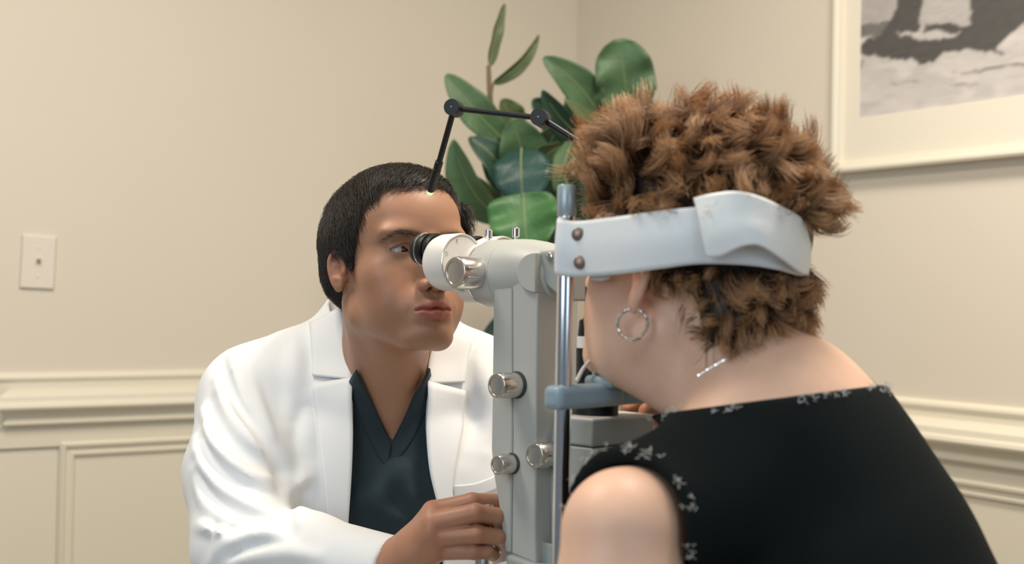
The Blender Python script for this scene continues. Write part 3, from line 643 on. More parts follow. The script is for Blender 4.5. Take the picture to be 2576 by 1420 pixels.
# ================================================================== the plant in the corner
pl0 = P(1335, 700, 2.52)
plant = empty('potted_plant', (pl0[0], pl0[1], 0), 'tall broad leaved green plant growing in the room corner behind the doctor', 'plant')
pc = np.array([pl0[0], pl0[1], 0])
lathe('pot', pc, UP, [(0, 0.12), (0.01, 0.125), (0.26, 0.165), (0.30, 0.17), (0.31, 0.165), (0.30, 0.155), (0.27, 0.15)], M['pot'], plant, 40, 0)
lathe('soil', pc+UP*0.26, UP, [(0, 0.14), (0.012, 0.152), (0.015, 0.05), (0.0155, 0.001)], M['soil'], plant, 32, 0)
def leafmat(nm, c, rough=0.35):
    return mat(nm, c, rough, noise=(14, 0.28), bump=(40, 0.25, 0.01), spec=0.45)
LM = {'g': leafmat('leaf_green', (0.070, 0.138, 0.060), 0.5), 'd': leafmat('leaf_dark', (0.024, 0.062, 0.036), 0.45), 't': leafmat('leaf_teal', (0.016, 0.062, 0.052), 0.38), 'o': leafmat('leaf_olive', (0.085, 0.115, 0.045), 0.5), 'b': leafmat('leaf_bright', (0.052, 0.155, 0.048), 0.45)}
M['rib'] = mat('leaf_rib', (0.22, 0.27, 0.12), 0.5)
def leaf(base, tip_, hw, m, Yb, Yt, bend=0.0, tilt=0.0, fold=0.25, wave=0.0, shape=0.75, rib=True, ex=0.60):
    B = P(*base, Yb); T = P(*tip_, Yt); ax = T-B; L = np.linalg.norm(ax); a = ax/L; view = unit(CAM-(B+T)/2)
    side = unit(np.cross(view, a)); nrm = np.cross(a, side); side = side*math.cos(tilt)+nrm*math.sin(tilt); nrm = np.cross(a, side)
    if nrm@view < 0: nrm = -nrm
    w0 = hw*(Yb+Yt)/2/FPX; nv, nu = 22, 11; g = np.zeros((nv, nu, 3)); ph = random.random()*6
    side0 = unit(np.cross(view, a))
    for i, t in enumerate(np.linspace(0, 1, nv)):
        c = B+ax*t+side0*bend*L*4*t*(1-t)*0.5+nrm*L*0.10*math.sin(PI*t)
        w = w0*max(math.sin(PI*min(1, t**shape*0.985+0.005)), 0)**ex*(1 if t < 0.97 else 0.75)
        w = max(w, w0*0.03)
        for j, s in enumerate(np.linspace(-1, 1, nu)):
            g[i, j] = c+side*s*w+nrm*(fold*w*(abs(s)**1.4-0.3)+wave*w*math.sin(5*t*PI+ph+s*1.7)*abs(s))
    o = sheet('leaf', g, 0.0009, LM[m], plant)
    if rib:
        pts = [g[i, nu//2]+nrm*0.0004 for i in range(0, nv-2, 2)]
        tube('midrib', pts, list(np.linspace(0.0020, 0.0006, len(pts))), M['rib'], o, 8)
    return B
tops = []
for a in (
 ((1262, 348), (1122, 188), 46, 'g', 2.50, 2.46, 0.10, 0.3, 0.25, 0.08),
 ((1232, 168), (1270, 10), 17, 'o', 2.50, 2.52, 0.16, 0.7, 0.5, 0.10),
 ((1240, 212), (1356, 88), 17, 'o', 2.50, 2.50, -0.10, 0.5, 0.6, 0.05),
 ((1512, 300), (1368, 144), 46, 'g', 2.55, 2.48, -0.10, 0.2, 0.3, 0.08),
 ((1578, 310), (1556, 98), 76, 'g', 2.56, 2.50, -0.03, 0.1, 0.30, 0.20, 1.15, True, 0.42),
 ((1560, 320), (1440, 222), 50, 'g', 2.60, 2.55, 0.05, 0.3, 0.2, 0.06),
 ((1520, 372), (1364, 228), 42, 'd', 2.48, 2.40, 0.10, -0.5, 0.35, 0.05),
 ((1500, 400), (1420, 250), 30, 'o', 2.47, 2.40, -0.10, 0.9, 0.35, 0.05),
 ((1560, 420), (1452, 300), 60, 't', 2.58, 2.52, 0.0, 0.4, 0.3, 0.05),
 ((1330, 440), (1292, 296), 66, 'g', 2.50, 2.44, 0.05, 0.2, 0.3, 0.08),
 ((1322, 420), (1404, 318), 60, 'd', 2.54, 2.48, -0.1, 0.4, 0.3, 0.08),
 ((1262, 560), (1140, 352), 54, 'g', 2.46, 2.40, 0.10, -0.6, 0.45, 0.06),
 ((1300, 500), (1180, 346), 50, 'd', 2.50, 2.46, -0.12, 0.5, 0.3, 0.06),
 ((1312, 374), (1316, 514), 78, 't', 2.40, 2.36, 0.0, 0.15, -0.16, 0.05, 0.8),
 ((1316, 486), (1330, 660), 90, 'b', 2.36, 2.33, 0.0, 0.15, 0.30, 0.12, 0.60, True, 0.55),
 ((1330, 420), (1420, 362), 40, 'o', 2.46, 2.44, 0.1, 0.6, 0.3, 0.05),
 ((1440, 352), (1398, 482), 30, 'g', 2.44, 2.40, 0.08, 0.7, 0.4, 0.05),
 ((1420, 440), (1450, 560), 40, 'd', 2.48, 2.46, 0.05, 0.3, 0.3, 0.05),
 ((1300, 540), (1244, 660), 44, 'd', 2.44, 2.42, 0.05, 0.3, 0.3, 0.05),
 ((1350, 540), (1380, 700), 60, 'd', 2.46, 2.44, 0.05, 0.3, 0.3, 0.05),
 ((1320, 560), (1300, 720), 56, 't', 2.50, 2.48, 0.05, 0.3, 0.3, 0.05),
 ((1330, 820), (1210, 862), 44, 'd', 2.46, 2.44, -0.05, 0.3, 0.3, 0.05),
 ((1320, 770), (1250, 880), 40, 'd', 2.50, 2.48, 0.05, 0.3, 0.3, 0.05),
 ((1560, 380), (1640, 300), 50, 'g', 2.58, 2.52, 0.05, 0.3, 0.3, 0.05),
 ((1300, 330), (1262, 250), 40, 'o', 2.56, 2.52, 0.05, 0.5, 0.3, 0.06),
 ((1400, 330), (1340, 250), 40, 'd', 2.58, 2.54, -0.05, 0.4, 0.3, 0.06),
 ((1470, 330), (1432, 235), 44, 'g', 2.57, 2.52, 0.08, 0.3, 0.3, 0.06),
 ((1290, 470), (1215, 400), 52, 'd', 2.53, 2.50, -0.05, 0.4, 0.3, 0.06),
 ((1270, 540), (1180, 440), 44, 'o', 2.50, 2.46, 0.12, -0.3, 0.35, 0.06),
 ((1400, 470), (1370, 370), 52, 'd', 2.55, 2.52, 0.05, 0.4, 0.3, 0.06),
 ((1380, 560), (1405, 440), 46, 't', 2.52, 2.48, 0.05, 0.4, 0.3, 0.06),
 ((1290, 640), (1250, 540), 44, 'd', 2.52, 2.48, 0.05, 0.4, 0.3, 0.06),
 ((1390, 660), (1360, 560), 50, 'd', 2.56, 2.50, 0.05, 0.4, 0.3, 0.06),
 ((1480, 560), (1470, 440), 56, 'd', 2.58, 2.52, 0.05, 0.4, 0.3, 0.06),
 ((1600, 330), (1610, 220), 44, 'g', 2.62, 2.58, 0.05, 0.4, 0.3, 0.06),
 ((1500, 470), (1590, 440), 46, 'd', 2.58, 2.52, 0.05, 0.3, 0.3, 0.05)):
    tops.append(leaf(*a))
# trunk and branches reach every leaf stalk
knots = [pc+UP*0.262, P(1332, 1300, 2.53), P(1326, 900, 2.52), P(1322, 640, 2.50), P(1316, 500, 2.49)]
tube('trunk', catmull(knots, 6), list(np.linspace(0.016, 0.008, 25)), M['stem'], plant, 12)
tube('branch', catmull([P(1318, 520, 2.49), P(1275, 420, 2.51), P(1240, 300, 2.51), P(1232, 230, 2.50), P(1229, 165, 2.50)], 6), list(np.linspace(0.008, 0.0045, 25)), M['stem'], plant, 10)
tube('branch', catmull([P(1322, 600, 2.50), P(1400, 500, 2.56), P(1490, 400, 2.57), P(1540, 330, 2.57), P(1572, 296, 2.56)], 6), list(np.linspace(0.009, 0.004, 25)), M['stem'], plant, 10)
hubs = [P(1318, 520, 2.49), P(1275, 420, 2.51), P(1240, 300, 2.51), P(1232, 230, 2.50), P(1400, 500, 2.56), P(1490, 400, 2.57), P(1540, 330, 2.57), P(1326, 900, 2.52), P(1322, 640, 2.50), P(1323, 760, 2.51)]
for B in tops:
    H = min(hubs, key=lambda h: np.linalg.norm(h-B))
    if np.linalg.norm(H-B) > 0.006: tube('leaf_stalk', catmull([H, (H+B)/2-UP*0.012, B], 5), 0.0026, M['stem'], plant, 8)

# ================================================================== people
def mir(s, v): return (v[0]*s, v[1], v[2])
def head_field(N, neck=True, jaw=1.0, ears=True):
    """a head in its own frame: x = own right, y = forward, z = up, origin between the ears"""
    f = Field()
    f.ell((0, -0.010, 0.045), (0.0765, 0.098, 0.083), 0.02)                      # skull
    f.ell((0, 0.036, -0.012), (0.066*jaw, 0.060, 0.090), 0.03)                   # face mask
    f.ell((0, 0.060, 0.058), (0.058, 0.040, 0.045), 0.03)                        # forehead
    for s in (1, -1):
        f.cone(mir(s, (0.054*jaw, 0.006, -0.058)), mir(s, (0.020, 0.072, -0.093)), 0.018, 0.018, 0.022)   # jaw
        f.ell(mir(s, (0.048, 0.052, -0.016)), (0.024, 0.026, 0.022), 0.02)       # cheekbone
        f.ell(mir(s, (0.040*jaw, 0.052, -0.050)), (0.025, 0.030, 0.030), 0.024)      # cheek
        f.ell(mir(s, (0.031, 0.083, 0.033)), (0.028, 0.013, 0.009), 0.014)       # brow
    f.ell((0, 0.086, -0.093), (0.021, 0.016, 0.015), 0.016)                      # chin
    f.ell((0, 0.082, -0.062), (0.033, 0.023, 0.026), 0.018)                      # muzzle
    for s in (1, -1):
        f.ell(mir(s, (0.032, 0.101, 0.012)), (0.017, 0.015, 0.0105), 0.014, None, 's')   # eye socket
        f.bump(mir(s, (0.019, 0.100, -0.028)), (0.006, 0.02, 0.014), -0.0022)
    for s in (1, -1):                                                            # lids: a ball with an almond slit
        f.ell(mir(s, (0.0315, 0.0755, 0.0115)), (0.0158, 0.0142, 0.0122), 0.004)
        f.bump(mir(s, (0.0315, 0.090, 0.0185)), (0.016, 0.012, 0.0018), -0.0012)
        a = mir(s, (0.0195, 0.0885, 0.0092)); b = mir(s, (0.032, 0.0905, 0.0118)); c = mir(s, (0.0455, 0.0815, 0.0108))
        f.cone(a, b, 0.0022, 0.0041, 0.0006, 's'); f.cone(b, c, 0.0041, 0.0024, 0.0006, 's')
    f.cone((0, 0.092, 0.022), (0, 0.110, -0.026), 0.0075, 0.0095, 0.012)         # nose
    f.ell((0, 0.1125, -0.030), (0.0105, 0.0115, 0.0100), 0.007)
    for s in (1, -1):
        f.ell(mir(s, (0.0128, 0.1005, -0.0345)), (0.0068, 0.0105, 0.0078), 0.005)
        f.cone(mir(s, (0.0066, 0.1070, -0.0440)), mir(s, (0.0078, 0.1010, -0.0345)), 0.0040, 0.0030, 0.003, 's')
    f.ell((0, 0.1065, -0.0395), (0.0042, 0.0085, 0.0042), 0.004)
    f.bump((0, 0.106, -0.050), (0.0035, 0.01, 0.008), -0.0016)                   # philtrum
    # lips
    for s in (1, -1):
        f.cone(mir(s, (0.0055, 0.1035, -0.0580)), mir(s, (0.0215, 0.0930, -0.0628)), 0.0060, 0.0028, 0.006)
        f.cone(mir(s, (0.0035, 0.1020, -0.0702)), mir(s, (0.0205, 0.0930, -0.0650)), 0.0070, 0.0028, 0.006)
    def groove(p):
        ax_ = np.abs(p[:, 0]); zc_ = -0.0640+0.0007*np.cos(ax_/0.0042*1.6); return 0.0042*np.exp(-((p[:, 2]-zc_)/0.00165)**2)*np.clip((0.0265-ax_)/0.006, 0, 1)*(p[:, 1] > 0.07)
    f.fn(groove, (-0.03, 0.07, -0.072), (0.03, 0.125, -0.056), 0, 'b')
    f.bump((0, 0.100, -0.081), (0.018, 0.014, 0.006), -0.0028)                   # under the lower lip
    for s in (1, -1): f.bump(mir(s, (0.029, 0.09, -0.0655)), (0.006, 0.010, 0.010), -0.0016)
    if ears:
        for s in (1, -1):
            t = Frame(mir(s, (0.0755, -0.012, 0.004)), 0, 0, 0)
            R = np.array(Matrix.Rotation(s*math.radians(24), 3, 'Z') @ Matrix.Rotation(math.radians(-10), 3, 'X'))   # columns: ear axes
            es = 0.80; q = lambda v: np.array(mir(s, (0.0735, -0.002, 0.000)))+R@np.array(mir(s, v))*es
            f.ell(q((0.004, -0.004, 0.006)), np.array((0.0050, 0.0165, 0.027))*es, 0.006, R)
            f.ell(q((0.004, 0.000, -0.024)), np.array((0.0052, 0.0085, 0.0105))*es, 0.006, R)
            f.ell(q((-0.004, 0.002, 0.0)), np.array((0.008, 0.010, 0.018))*es, 0.008, R)
            f.ell(q((0.0100, -0.001, 0.000)), np.array((0.0060, 0.0082, 0.0120))*es, 0.004, R, 's')
            f.ell(q((0.0095, -0.006, 0.018)), np.array((0.0040, 0.0065, 0.0080))*es, 0.004, R, 's')
            hel = [(0.006, 0.012, 0.008), (0.0075, 0.010, 0.022), (0.008, 0.000, 0.0315), (0.0085, -0.012, 0.028), (0.0085, -0.0195, 0.016), (0.008, -0.0185, 0.000), (0.007, -0.012, -0.016), (0.006, -0.004, -0.026)]
            hp = catmull(hel, 3); f.chain([q(v) for v in hp], [0.0030*es]*len(hp), 0.003)
            f.ell(q((0.0075, 0.0105, -0.002)), np.array((0.0032, 0.0042, 0.0055))*es, 0.004, R)   # tragus
            f.ell(q((0.0075, -0.003, -0.0145)), np.array((0.003, 0.0050, 0.0034))*es, 0.004, R)
    return f
def head_tint(q, base, lip, blush, brow=None, stub=0.0):
    """skin pigment over the head, q in head coordinates"""
    c = np.ones((len(q), 3))*np.array(base); G = lambda p, r: np.exp(-(((np.abs(q)*np.array([1, 0, 0])+q*np.array([0, 1, 1]))-np.array(p))**2/np.array(r)**2).sum(1))[:, None]
    def mixc(w, col):
        nonlocal c; c = c*(1-w)+np.array(col)*w
    mixc(0.35*G((0.045, 0.06, -0.03), (0.03, 0.04, 0.028)), blush); mixc(0.45*G((0, 0.112, -0.034), (0.02, 0.02, 0.014)), blush); mixc(0.55*G((0.08, -0.01, 0.0), (0.014, 0.03, 0.034)), blush)
    mixc(0.25*G((0.032, 0.088, -0.002), (0.018, 0.03, 0.007)), np.array(base)*0.66)
    if stub:
        w = np.clip(G((0, 0.09, -0.085), (0.045, 0.05, 0.03))+0.9*G((0.016, 0.10, -0.05), (0.016, 0.03, 0.007))+0.5*G((0.05, 0.02, -0.075), (0.03, 0.05, 0.03)), 0, 1); mixc(stub*w, np.array(base)*np.array([0.48, 0.50, 0.58]))
    ax = np.abs(q[:, 0]); zu = -0.0640+0.0108*np.clip(1-ax/0.026, 0, 1)**0.6-0.0018*np.exp(-(ax/0.004)**2); zl = -0.0640-0.0145*np.clip(1-(ax/0.0255)**2, 0, 1)**0.7
    w = 1/(1+np.exp(-np.clip(np.minimum(zu-q[:, 2], q[:, 2]-zl)/0.0009, -30, 30)))*(q[:, 1] > 0.085)*(ax < 0.027); mixc(0.85*w[:, None], lip)
    if brow is not None:
        zb = 0.0265+0.0045*np.clip((ax-0.012)/0.03, 0, 1)-0.009*np.clip((ax-0.042)/0.014, 0, 1); w = np.exp(-((q[:, 2]-zb)/0.0042)**2)*(1/(1+np.exp(-(ax-0.012)/0.0015)))*(1/(1+np.exp((ax-0.055)/0.003)))*(q[:, 1] > 0.04); mixc(0.6*w[:, None], brow)
    return np.clip(c, 0, 1)

# ---------------------------------------------------------------- the physician
HD = Frame(P(992, 684, 1.50), math.pi+math.radians(31), math.radians(9), 0, (0.92, 0.985, 0.94))   # faces the viewer, turned to the right of the picture
TD = Frame(P(968, 902, 1.585), math.pi+math.radians(6), math.radians(-4), 0)                  # trunk: origin at the base of the neck
doc = None
hf = head_field(None, jaw=0.93)
nb = HD.l(TD.w((0, -0.02, -0.05)))
h_head = len(hf.ops)
hf.cone((0, -0.030, -0.045), nb, 0.055, 0.062, 0.035)
hf.cone((0.0, -0.005, -0.070), HD.l(TD.w((0, 0.020, -0.04))), 0.036, 0.044, 0.03)
for s in (1, -1):
    hf.cone(mir(s, (0.052, -0.012, -0.04)), HD.l(TD.w((s*0.014, 0.048, -0.045))), 0.013, 0.011, 0.018)       # neck cords
    hf.cone(HD.l(TD.w((s*0.018, 0.044, -0.052))), HD.l(TD.w((s*0.14, 0.012, -0.03))), 0.011, 0.012, 0.02)     # collarbones
def trunk(f, fr, t=lambda v: v, w=1.0):
    f.ell(t(fr.w((0, -0.025, -0.20))), (0.168*w, 0.112, 0.21), 0.05, t.R if hasattr(t, 'R') else fr.M)
class ToHead:
    def __init__(s, hd, td): s.hd, s.td = hd, td; s.R = hd.M.T@td.M
    def __call__(s, p): return s.hd.l(p)
def torso(f, fr, to=None, w=1.0, k=0.04):
    t = to or (lambda p: p); R = to.R if to else fr.M; W = lambda v: t(fr.w(v))
    f.ell(W((0, -0.030, -0.190)), (0.165*w, 0.108, 0.200), k, R)
    f.ell(W((0, -0.020, -0.430)), (0.150*w, 0.112, 0.220), k, R)
    f.ell(W((0, -0.03, -0.58)), (0.160*w, 0.115, 0.13), k, R)
    for s in (1, -1):
        f.ell(W((s*0.075*w, 0.035, -0.165)), (0.080, 0.050, 0.075), k, R)
        f.cone(W((s*0.035, -0.045, 0.005)), W((s*0.150*w, -0.035, -0.060)), 0.046, 0.056, k)
    return f
torso(hf, TD, ToHead(HD, TD))
vh, fh_ = hf.mesh(0.0015, lo=(-0.11, -0.125, -0.245), hi=(0.11, 0.14, 0.145))
SK = (0.375, 0.196, 0.121)
ch = head_tint(vh, SK, (0.36, 0.100, 0.072), (0.41, 0.160, 0.100), (0.05, 0.033, 0.025), 0.26)
wh = HD.w(vh)
# arms and hand, in room coordinates
SHR, ELR, WRR = TD.w((0.163, -0.03, -0.066)), P(604, 1364, 1.430), P(985, 1442, 1.305)
SHL = TD.w((-0.163, -0.03, -0.066)); ELL = TD.w((-0.22, 0.06, -0.33)); WRL = TD.w((-0.17, 0.26, -0.33))
hand = Field()
mc = {'index': [P(1090, 1290, 1.280), P(1188, 1263, 1.278), P(1246, 1264, 1.292), P(1264, 1282, 1.308)],
      'middle': [P(1086, 1318, 1.266), P(1196, 1291, 1.256), P(1248, 1300, 1.268), P(1264, 1322, 1.286)],
      'ring': [P(1086, 1352, 1.264), P(1201, 1345, 1.254), P(1252, 1352, 1.264), P(1268, 1374, 1.282)],
      'little': [P(1098, 1386, 1.268), P(1192, 1389, 1.260), P(1226, 1389, 1.264), P(1242, 1398, 1.274)]}
rad = {'index': (0.0115, 0.0092, 0.0084, 0.0074), 'middle': (0.0118, 0.0096, 0.0088, 0.0076), 'ring': (0.0112, 0.0090, 0.0083, 0.0074), 'little': (0.0100, 0.0080, 0.0074, 0.0066)}
wr = WRR+np.array([0.0, 0.0, 0.0])
for nm in mc:
    m0 = mc[nm][0]; base = wr+(m0-wr)*0.22
    hand.cone(base, m0, 0.0165, 0.0120, 0.012)
for nm in mc:
    hand.chain(mc[nm], rad[nm], 0.0018)
    hand.bump(mc[nm][1]+np.array([0, -0.008, 0.003]), 0.008, 0.0010); hand.bump(mc[nm][0]+np.array([0, -0.010, 0.005]), (0.011, 0.012, 0.010), 0.0022)
hand.chain([wr+(P(1040, 1380, 1.31)-wr)*0.5, P(1080, 1330, 1.315), P(1160, 1318, 1.325), P(1215, 1335, 1.315)], (0.016, 0.0145, 0.0112, 0.0090), 0.010)   # thumb, behind
hand.cone(wr+unit(ELR-WRR)*0.10, wr, 0.030, 0.0255, 0.02); hand.cone(wr, wr+(mc['ring'][0]-wr)*0.5, 0.025, 0.019, 0.02)
for nm in ('index', 'middle', 'ring', 'little'):      # nails
    pass
va, fa = hand.mesh(0.0013)
ca = np.ones((len(va), 3))*np.array((0.42, 0.212, 0.132))
for nm in mc:
    for j in (0, 1): ca = ca*(1-0.35*np.exp(-((va-mc[nm][j]-np.array([0, -0.008, 0]))**2/0.012**2).sum(1))[:, None])+np.array((0.42, 0.165, 0.10))*0.35*np.exp(-((va-mc[nm][j]-np.array([0, -0.008, 0]))**2/0.012**2).sum(1))[:, None]
# trunk, arms and legs (mostly under the clothes)
bf = Field(); torso(bf, TD)
for sh, el, wr_ in ((SHR, ELR, WRR), (SHL, ELL, WRL)):
    bf.cone(sh, el, 0.047, 0.040, 0.03); bf.cone(el, wr_, 0.040, 0.027, 0.02)
bf.ell(WRL+np.array([0.03, -0.05, 0]), (0.035, 0.06, 0.02), 0.02)
bf.fn(lambda p: 0.010+np.zeros(len(p)), [-9]*3, [9]*3, 0, 'b')
hip = TD.w((0, -0.03, -0.60)); SEAT = 0.50
vb_, fb_ = bf.mesh(0.007, hi=(9, 9, 9) if False else None)
cut = ~((HD.l(vb_)[:, 2] > -0.235) & (np.abs(TD.l(vb_)[:, 0]) < 0.1) & (TD.l(vb_)[:, 2] > -0.2))
keep = cut[fb_].all(1) & ~((np.linalg.norm(vb_-WRR, axis=1) < 0.05)[fb_].any(1))
fb2 = fb_[keep]
V = np.concatenate([wh, va, vb_]); Fq = np.concatenate([fh_, fa+len(wh), fb2+len(wh)+len(va)]); C = np.concatenate([ch, ca, np.ones((len(vb_), 3))*np.array(SK)])
doc = mesh_np('person', V, Fq, M['skin'], None, True, C)
tag(doc, 'dark haired man in white coat and dark scrub top looking into the microscope eyepiece', 'person')
for s in (1, -1):
    e = HD.w(mir(s, (0.0315, 0.0752, 0.0112))); bm = bmesh.new(); bmesh.ops.create_uvsphere(bm, u_segments=32, v_segments=20, radius=0.0123)
    for v in bm.verts: v.co = Vector(e)+v.co
    eo = bm_obj('eye', bm, M['eye'], doc, True)
    g = HD.d((-0.22, 0.97, -0.02)); lathe('iris', e+unit(g)*0.0112, g, [(0, 0.0058), (0.0010, 0.0050), (0.0014, 0.002), (0.0015, 0.0001)], M['iris'], eo, 28, 0)
    lp = catmull([mir(s, (0.0205, 0.0895, 0.0125)), mir(s, (0.026, 0.0912, 0.0168)), mir(s, (0.033, 0.0912, 0.0175)), mir(s, (0.040, 0.0880, 0.0160)), mir(s, (0.0465, 0.0830, 0.0118))], 9); nl_ = len(lp)
    st = np.array([[p_+np.array([s*(0.0006+0.0025*i/nl_)*t_, 0.0055*t_, (0.0022*t_-0.0018)*t_*2]) for t_ in (0, 0.4, 0.75, 1)] for i, p_ in enumerate(np.array(lp))])
    strands('eyelash', HD.w(st.reshape(-1, 3)).reshape(st.shape), np.full(nl_, 0.00028), M['hair_dark'], doc)

# ---- his hair: a close cap with combed strands
hg = Field()
hg.ell((0, -0.012, 0.046), (0.0865, 0.1035, 0.0870), 0.02); hg.ell((0, 0.035, 0.092), (0.060, 0.052, 0.032), 0.03); hg.ell((0, -0.070, 0.004), (0.064, 0.036, 0.046), 0.03); hg.ell((-0.079, 0.030, 0.052), (0.013, 0.034, 0.036), 0.012)
GZ = np.array([(-0.062, -0.085), (-0.040, -0.060), (-0.020, -0.036), (0.004, -0.020), (0.006, 0.022), (0.030, 0.033), (0.055, 0.045), (0.070, 0.057), (0.080, 0.076), (0.088, 0.100), (0.098, 0.20)])
def hairline(p):
    zz = p[:, 2]+0.010*np.exp(-((np.abs(p[:, 0])-0.040)/0.016)**2)*-1+0.0022*np.sin(p[:, 0]*900)*np.sin(p[:, 0]*310+1)
    return (p[:, 1]-np.interp(zz, GZ[:, 0], GZ[:, 1]))*0.72
hg._a('i', hairline, [-9]*3, [9]*3, 0.006)
for s in (1, -1): hg.ell(mir(s, (0.083, -0.004, -0.004)), (0.016, 0.020, 0.028), 0.006, None, 's')
v_, f_ = hg.mesh(0.0028); v_ = relax(v_, f_, 2)
hair = mesh_np('hair', HD.w(v_), f_, M['hair_dark'], doc, True)
pt, nn = sample_surf(v_, f_, 22000); ok = np.einsum('ij,ij->i', pt-np.array([0, -0.01, 0.03]), nn) > 0.02; pt, nn = pt[ok], nn[ok]
n_ = len(pt); k_ = 6
crown = np.array([0.012, -0.055, 0.125]); dirn = pt-crown; dirn += np.array([0.0, 0, -0.0])
sidew = np.clip((np.abs(pt[:, 0])-0.045)/0.02, 0, 1)[:, None]
dirn = dirn/np.linalg.norm(dirn, axis=1, keepdims=True)*(1-0.5*sidew)+np.array([0, 0.25, -0.8])*sidew+np.array([1.3, 0.25, 0])*(1-sidew)*np.clip(pt[:, 2:3]/0.09, 0, 1)
dirn += rng.normal(0, 0.07, dirn.shape)+0.16*np.stack([np.sin(pt[:, 1]*260+pt[:, 2]*190), np.sin(pt[:, 0]*240+pt[:, 2]*170+1), np.sin(pt[:, 0]*200+pt[:, 1]*230+2)], 1); dirn -= nn*(dirn*nn).sum(1, keepdims=True)*0.92; dirn /= np.linalg.norm(dirn, axis=1, keepdims=True)
ln = (0.016+0.016*rng.random((n_, 1)))*(0.45+0.55*np.clip((pt[:, 2:3]+0.03)/0.10, 0, 1)); st = np.zeros((n_, k_, 3))
for i in range(k_):
    t = i/(k_-1); st[:, i] = pt-nn*0.0015+dirn*ln*t+nn*(0.0028*math.sin(PI*t*0.9))*(0.5+rng.random((n_, 1)))+np.array([0, 0, -0.004])*t*t*(nn[:, 2:3] < 0.6)
strands('hair_strands', HD.w(st.reshape(-1, 3)).reshape(st.shape), 0.00017+0.00014*rng.random(n_), M['hair_dark'], hair)
# eyebrows
for s in (1, -1):
    n_ = 110; x = 0.013+0.042*rng.random(n_); zb = 0.0265+0.0045*np.clip((x-0.012)/0.03, 0, 1)-0.009*np.clip((x-0.042)/0.014, 0, 1)+rng.normal(0, 0.0017, n_)
    q = np.stack([x*s, np.full(n_, 0.13), zb], 1)
    for _ in range(40): q[:, 1] -= np.clip(hf.eval(q), -0.004, 0.02)*0.8
    d_ = np.stack([np.full(n_, 0.85*s), np.full(n_, -0.15), np.full(n_, 0.12)], 1)+rng.normal(0, 0.12, (n_, 3)); st = np.stack([q+d_*(0.0060*t)+np.array([0, 0.0007, 0])*math.sin(PI*t*0.6) for t in (0, 0.35, 0.7, 1)], 1)
    strands('eyebrow', HD.w(st.reshape(-1, 3)).reshape(st.shape), np.full(n_, 0.00015), M['hair_dark'], doc)

# ---- scrub top
def poly2(fr, pts3, y0, up=None):
    q = fr.l(pts3)[:, [0, 2]]
    def fn(p):
        L = fr.l(p); x, y = L[:, 0], L[:, 2]; d = np.full(len(p), 9.0); ins = np.zeros(len(p), bool); n = len(q)
        for i in range(n):
            a, b = q[i], q[(i+1) % n]; e = b-a; wx, wy = x-a[0], y-a[1]; t = np.clip((wx*e[0]+wy*e[1])/(e@e+1e-12), 0, 1)
            d = np.minimum(d, (wx-e[0]*t)**2+(wy-e[1]*t)**2); c = ((a[1] > y) != (b[1] > y)); ins ^= c & (x < (b[0]-a[0])*(y-a[1])/(b[1]-a[1]+1e-12)+a[0])
        d = np.sqrt(d)*np.where(ins, -1, 1); return np.maximum(np.maximum(d, y0-L[:, 1]), L[:, 1]-0.175)
    return fn
hn = Field(); hn.ops = hf.ops[h_head:]
sf0 = Field(); sf0.fn(lambda p: hn.eval(HD.l(p))*0.94, TD.w((0, 0, -0.35))-0.45, TD.w((0, 0, -0.35))+0.45, 1e-4, 'u'); sf0.off(0.006)
def body_trace(f, l): return f.trace(np.array(l, float), 1.0, 1.9)
sf = sf0.copy()
vl = [(905, 860), (896, 915), (925, 985), (958, 1060), (985, 1116), (1018, 1052), (1050, 975), (1078, 912), (1080, 860)]
vp = body_trace(sf0, vl[1:-1]); vp = np.concatenate([[vp[0]+UP*0.12], vp, [vp[-1]+UP*0.12]])
sf.fn(poly2(TD, vp, 0.0), [-9]*3, [9]*3, 0.002, 's'); sf.cone(TD.w((0, -0.03, -0.05)), TD.w((0, -0.03, 0.15)), 0.066, 0.08, 0.01, 's')
sf.half(UP*-1, TD.w((0, 0, -0.66))); sf.half(unit(UP+TD.M[:, 1]*0.5), TD.w((0, 0.045, -0.022)))
for a, b in (((905, 1250), (1010, 1310)), ((960, 1240), (1000, 1180)), ((1040, 1250), (1010, 1200))):
    q = body_trace(sf0, [a, b]); sf.cone(q[0], q[1], 0.004, 0.004, 0.020)
vs, fs = keep_main(*sf.mesh(0.004), 3000); scrub = mesh_np('scrub_top', vs, fs, M['scrub'], doc, True)
scrub['label'] = 'dark navy V-neck scrub top'
def strip(f, inner, outer, off0, off1, thick, name, m, par, per=6, sm=None):
    a = body_trace(f, inner); b = body_trace(f, outer); rows = []
    for t in (0, 0.5, 1): rows.append([x*(1-t)+y*t for x, y in zip(a, b)])
    g = grid_pts(rows, per, 4); nv, nu = g.shape[:2]; q = g.reshape(-1, 3)
    for _ in range(4): q = q-f.grad(q)*f.eval(q)[:, None]
    o = np.linspace(off0, off1, nv)[:, None]*np.ones((1, nu)); q = q+f.grad(q)*o.reshape(-1, 1)
    return sheet(name, q.reshape(g.shape), thick, m, par)
strip(sf0, [(897, 930), (925, 990), (958, 1064), (984, 1120)], [(880, 960), (905, 1045), (935, 1115), (975, 1186)], 0.0022, 0.0014, 0.003, 'neck_band', M['scrub'], scrub)
strip(sf0, [(1077, 926), (1050, 985), (1018, 1060), (988, 1122)], [(1092, 960), (1066, 1040), (1036, 1110), (978, 1188)], 0.0030, 0.0018, 0.003, 'neck_band', M['scrub'], scrub)

